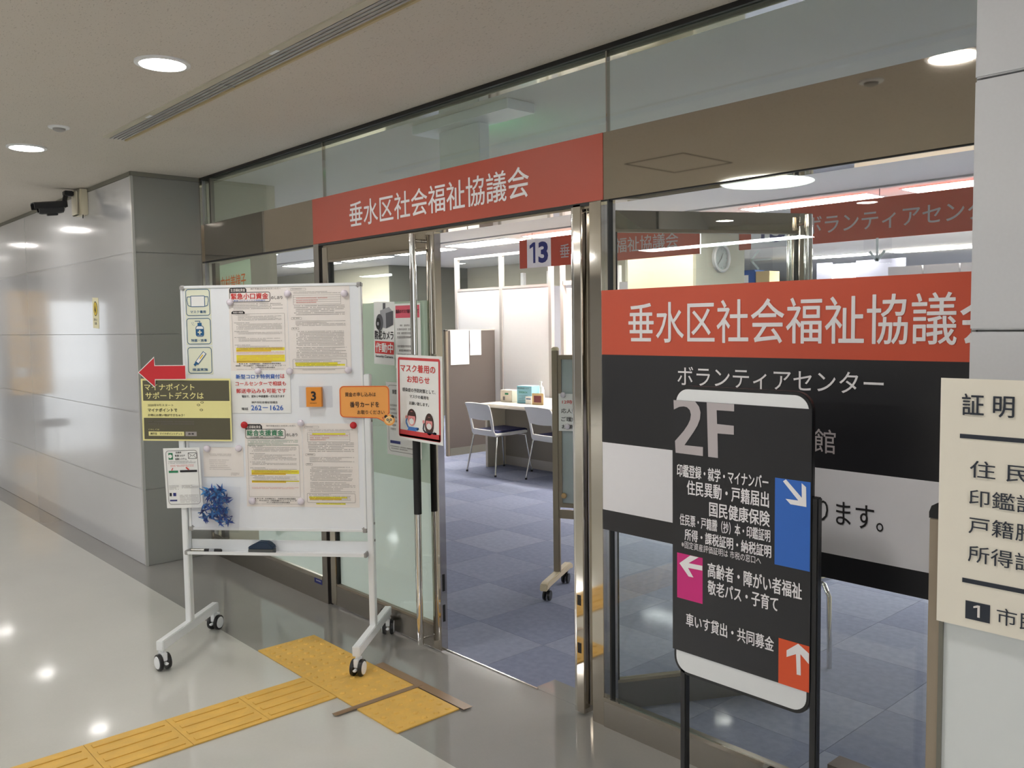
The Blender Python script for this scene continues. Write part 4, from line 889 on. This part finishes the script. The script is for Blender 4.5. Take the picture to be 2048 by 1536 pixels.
MB().box(.02, .9, -.008, .008, .425, .475).build('crossbar', BRONZE, t, bev=.002)
for x in (.008, .92):
    f = MB().prismx([(-.26, .07), (-.25, .105), (-.22, .115), (.2, .115), (.235, .1), (.245, .07), (.2, .078), (-.2, .078)], x-.022, x+.022).build('foot', mat('foot_cream', (200, 186, 158), .4), t, bev=.005, smooth=True)
    for y in (-.19, .16):
        c = MB().box(x-.012, x+.012, y-.01, y+.01, .04, .08).build('caster', BLACKM, t)
        for e in (-1, 1): MB().lathe([(.026, e*.006), (.03, e*.009), (.028, e*.02)], (x, y, .03), 16, 'x').build('wheel', BLACKM, c, smooth=True)
so = (-3.515, 1.075)
o, P = sheet('hours_notice', 'white notice beginning with a red time, pinned to the stand inside the doorway', 'notice', so, sa, .03, .33, .93, 1.142, .015, PAPERW)
P.text('12時～13時の間は', .07, .17, .95, .27, INKR, .01); P.text('応人数が減ります', .05, .4, .9, .52, INK, .01); P.text('ご理解いただき', .05, .62, .8, .74, INK, .01); P.text('お願いいたします', .06, .83, .95, .94, INK, .01); P.done()
for s, z, m, l in ((.058, 1.135, MW, 'white magnet at the top of the notice on the stand inside the doorway'), (.082, .957, MW, 'white magnet at the bottom of the notice on the stand inside the doorway'), (.058, .56, mat('magnet_tan', (206, 170, 120), .5), 'tan magnet near the foot of the notice stand panel')):
    o = MB().lathe([(.015, 0), (.0165, -.004), (.014, -.011), (.006, -.015)], n=18, axis='y').build('magnet', m, smooth=True); o.location = wpt(so, sa, s, z, .017); o.rotation_euler = (0, 0, sa); tag(o, l, 'magnet', 'round magnets on the notice stand')

# ------------------------------------------------------------------ stool, case, far furniture
t = thing('stool', 'steel legged stool with a green seat edge behind the 2F sign stand', 'stool', (-2.06, 1.2, 0))
MB().lathe([(.0, .385), (.15, .385), (.16, .395), (.16, .415), (.15, .425), (0, .425)], n=28).build('seat', mat('stool_green', (60, 110, 92), .5), t, smooth=True); MB().lathe([(.165, .38), (.168, .39), (.165, .4)], n=28).build('seat_ring', CHROME, t, smooth=True)
for a in (-20, 100, 220):
    c, s = math.cos(math.radians(a)), math.sin(math.radians(a)); MB().tube([(c*.1, s*.1, .375), (c*.17, s*.17, .365), (c*.2, s*.2, .32), (c*.205, s*.205, 0)], .011, 10).build('leg', CHROME, t, smooth=True)
o = box('door_stop', mat('stop_brown', (88, 74, 70), .7), -1.36, -1.25, .16, .24, .0, .1); tag(o, 'dark brown block on the carpet close behind the right glass sill', 'block')
t = thing('storage_tower', 'blue lidded case on a cabinet beyond the clock column', 'case', (-7.9, 10, 0))
MB().box(-.3, .5, -.2, .3, 0, 2.1).build('cabinet', mat('cabinet_cream', (214, 206, 186), .5), t); MB().box(-.16, .14, -.2, .1, 2.1, 2.36).build('blue_case', mat('case_blue', (40, 86, 160), .4), t, bev=.01); MB().box(-.06, .03, -.203, -.2, 2.16, 2.28).build('badge', PAPERW, t); MB().box(.16, .4, -.19, .1, 2.1, 2.33).build('carton', mat('carton_tan', (200, 176, 132), .6), t)
for x, l in ((-6.68, 'bright window in the far office wall beyond the door handles'),):
    t = thing('far_window', l, 'window', (x*1.0, 10.6, 0)); MB().box(-.2, .2, 0, .03, 1.5, 2.42).build('pane', WINL, t); MB().box(-.45, -.2, -.01, .03, 1.4, 2.45).build('blind', mat('blind_grey', (92, 92, 104), .7), t); MB().box(.2, .95, -.01, .03, 1.4, 2.45).build('blind', MATS['blind_grey'], t)
t = thing('locker_row', 'pale grey locker cabinet deep in the office behind the orange band', 'cabinet', (-4.9, 10.2, 0))
for k in range(4): d = MB().box(-.9+.5*k, -.42+.5*k, 0, .4, 0, 2.3).build('door', mat('locker_grey', (168, 166, 168), .5), t, bev=.004); MB().box(-.5+.5*k, -.48+.5*k, -.012, 0, 1.1, 1.2).build('handle', CAPG, d)
t = thing('white_cabinet', 'white tall cabinet deep in the office near the grey pillar', 'cabinet', (-3.1, 9.2, 0))
MB().box(-.8, .3, 0, .5, 0, 2.28).build('carcass', PWHITE, t, bev=.004); MB().box(.34, .5, .02, .45, 0, 2.3).build('dark_side', DARK, t)
t = thing('office_counter', 'long pale counter in the open office behind the right glass panel', 'counter', (-3, 6.6, 0))
MB().box(-1.6, 2.5, 0, .5, .95, 1.0).build('counter_top', DESKM, t, bev=.005); MB().box(-1.55, 2.45, .05, .45, 0, .95).build('counter_front', BEIGE, t)

# ------------------------------------------------------------------ lobby flag that mirrors in the glazed wall
t = thing('banner_flag', 'yellow standing flag with black lettering down the corridor, mirrored in the glazed wall', 'flag', (-16, -2.25, 0), PI/2)
FY = mat('flag_yellow', (240, 186, 66), .6)
MB().box(-.3, .3, 0, .003, .5, 2.2).build('flag_cloth', FY, t); MB().tube([(-.32, 0, 0), (-.32, 0, 2.35)], .012, 8).build('pole', WHITEM, t); MB().tube([(-.32, 0, 2.22), (.3, 0, 2.22)], .008, 8).build('cross_pole', WHITEM, t); MB().lathe([(.2, 0), (.2, .05), (.03, .07)], (-.32, 0, 0), 20).build('base', BLACKM, t)
P = Print(t, .6, 1.7, 0, 0, 1.35)
for k, ch_ in enumerate('マイナンバー'): P.text(ch_, .62, .08+.13*k, .9, .18+.13*k, PAPERW, .05)
for k, ch_ in enumerate('申請受付中'): P.text(ch_, .32, .25+.12*k, .55, .34+.12*k, INK, .05)
P.done()
t = thing('information_panel', 'dark framed lobby panel mirrored in the glazed wall', 'panel', (-12.2, -5.5, 0), PI/2)
MB().box(-.5, .5, 0, .05, .1, 2.0).build('panel', mat('panel_dark', (110, 108, 112), .5), t); MB().box(-.54, -.5, -.01, .06, 0, 2.05).build('post', CAPG, t); MB().box(.5, .54, -.01, .06, 0, 2.05).build('post', CAPG, t)

for x, y, w in ((-13.6, -3.1, .3), (-18.5, -2.6, .35), (-9.6, -4.6, .3)):
    box('wall_lobby_pillar', mat('pillar_warm_grey', (120, 114, 106), .4), x-w, x+w, y-w, y+w, 0, CZ, kind='structure')
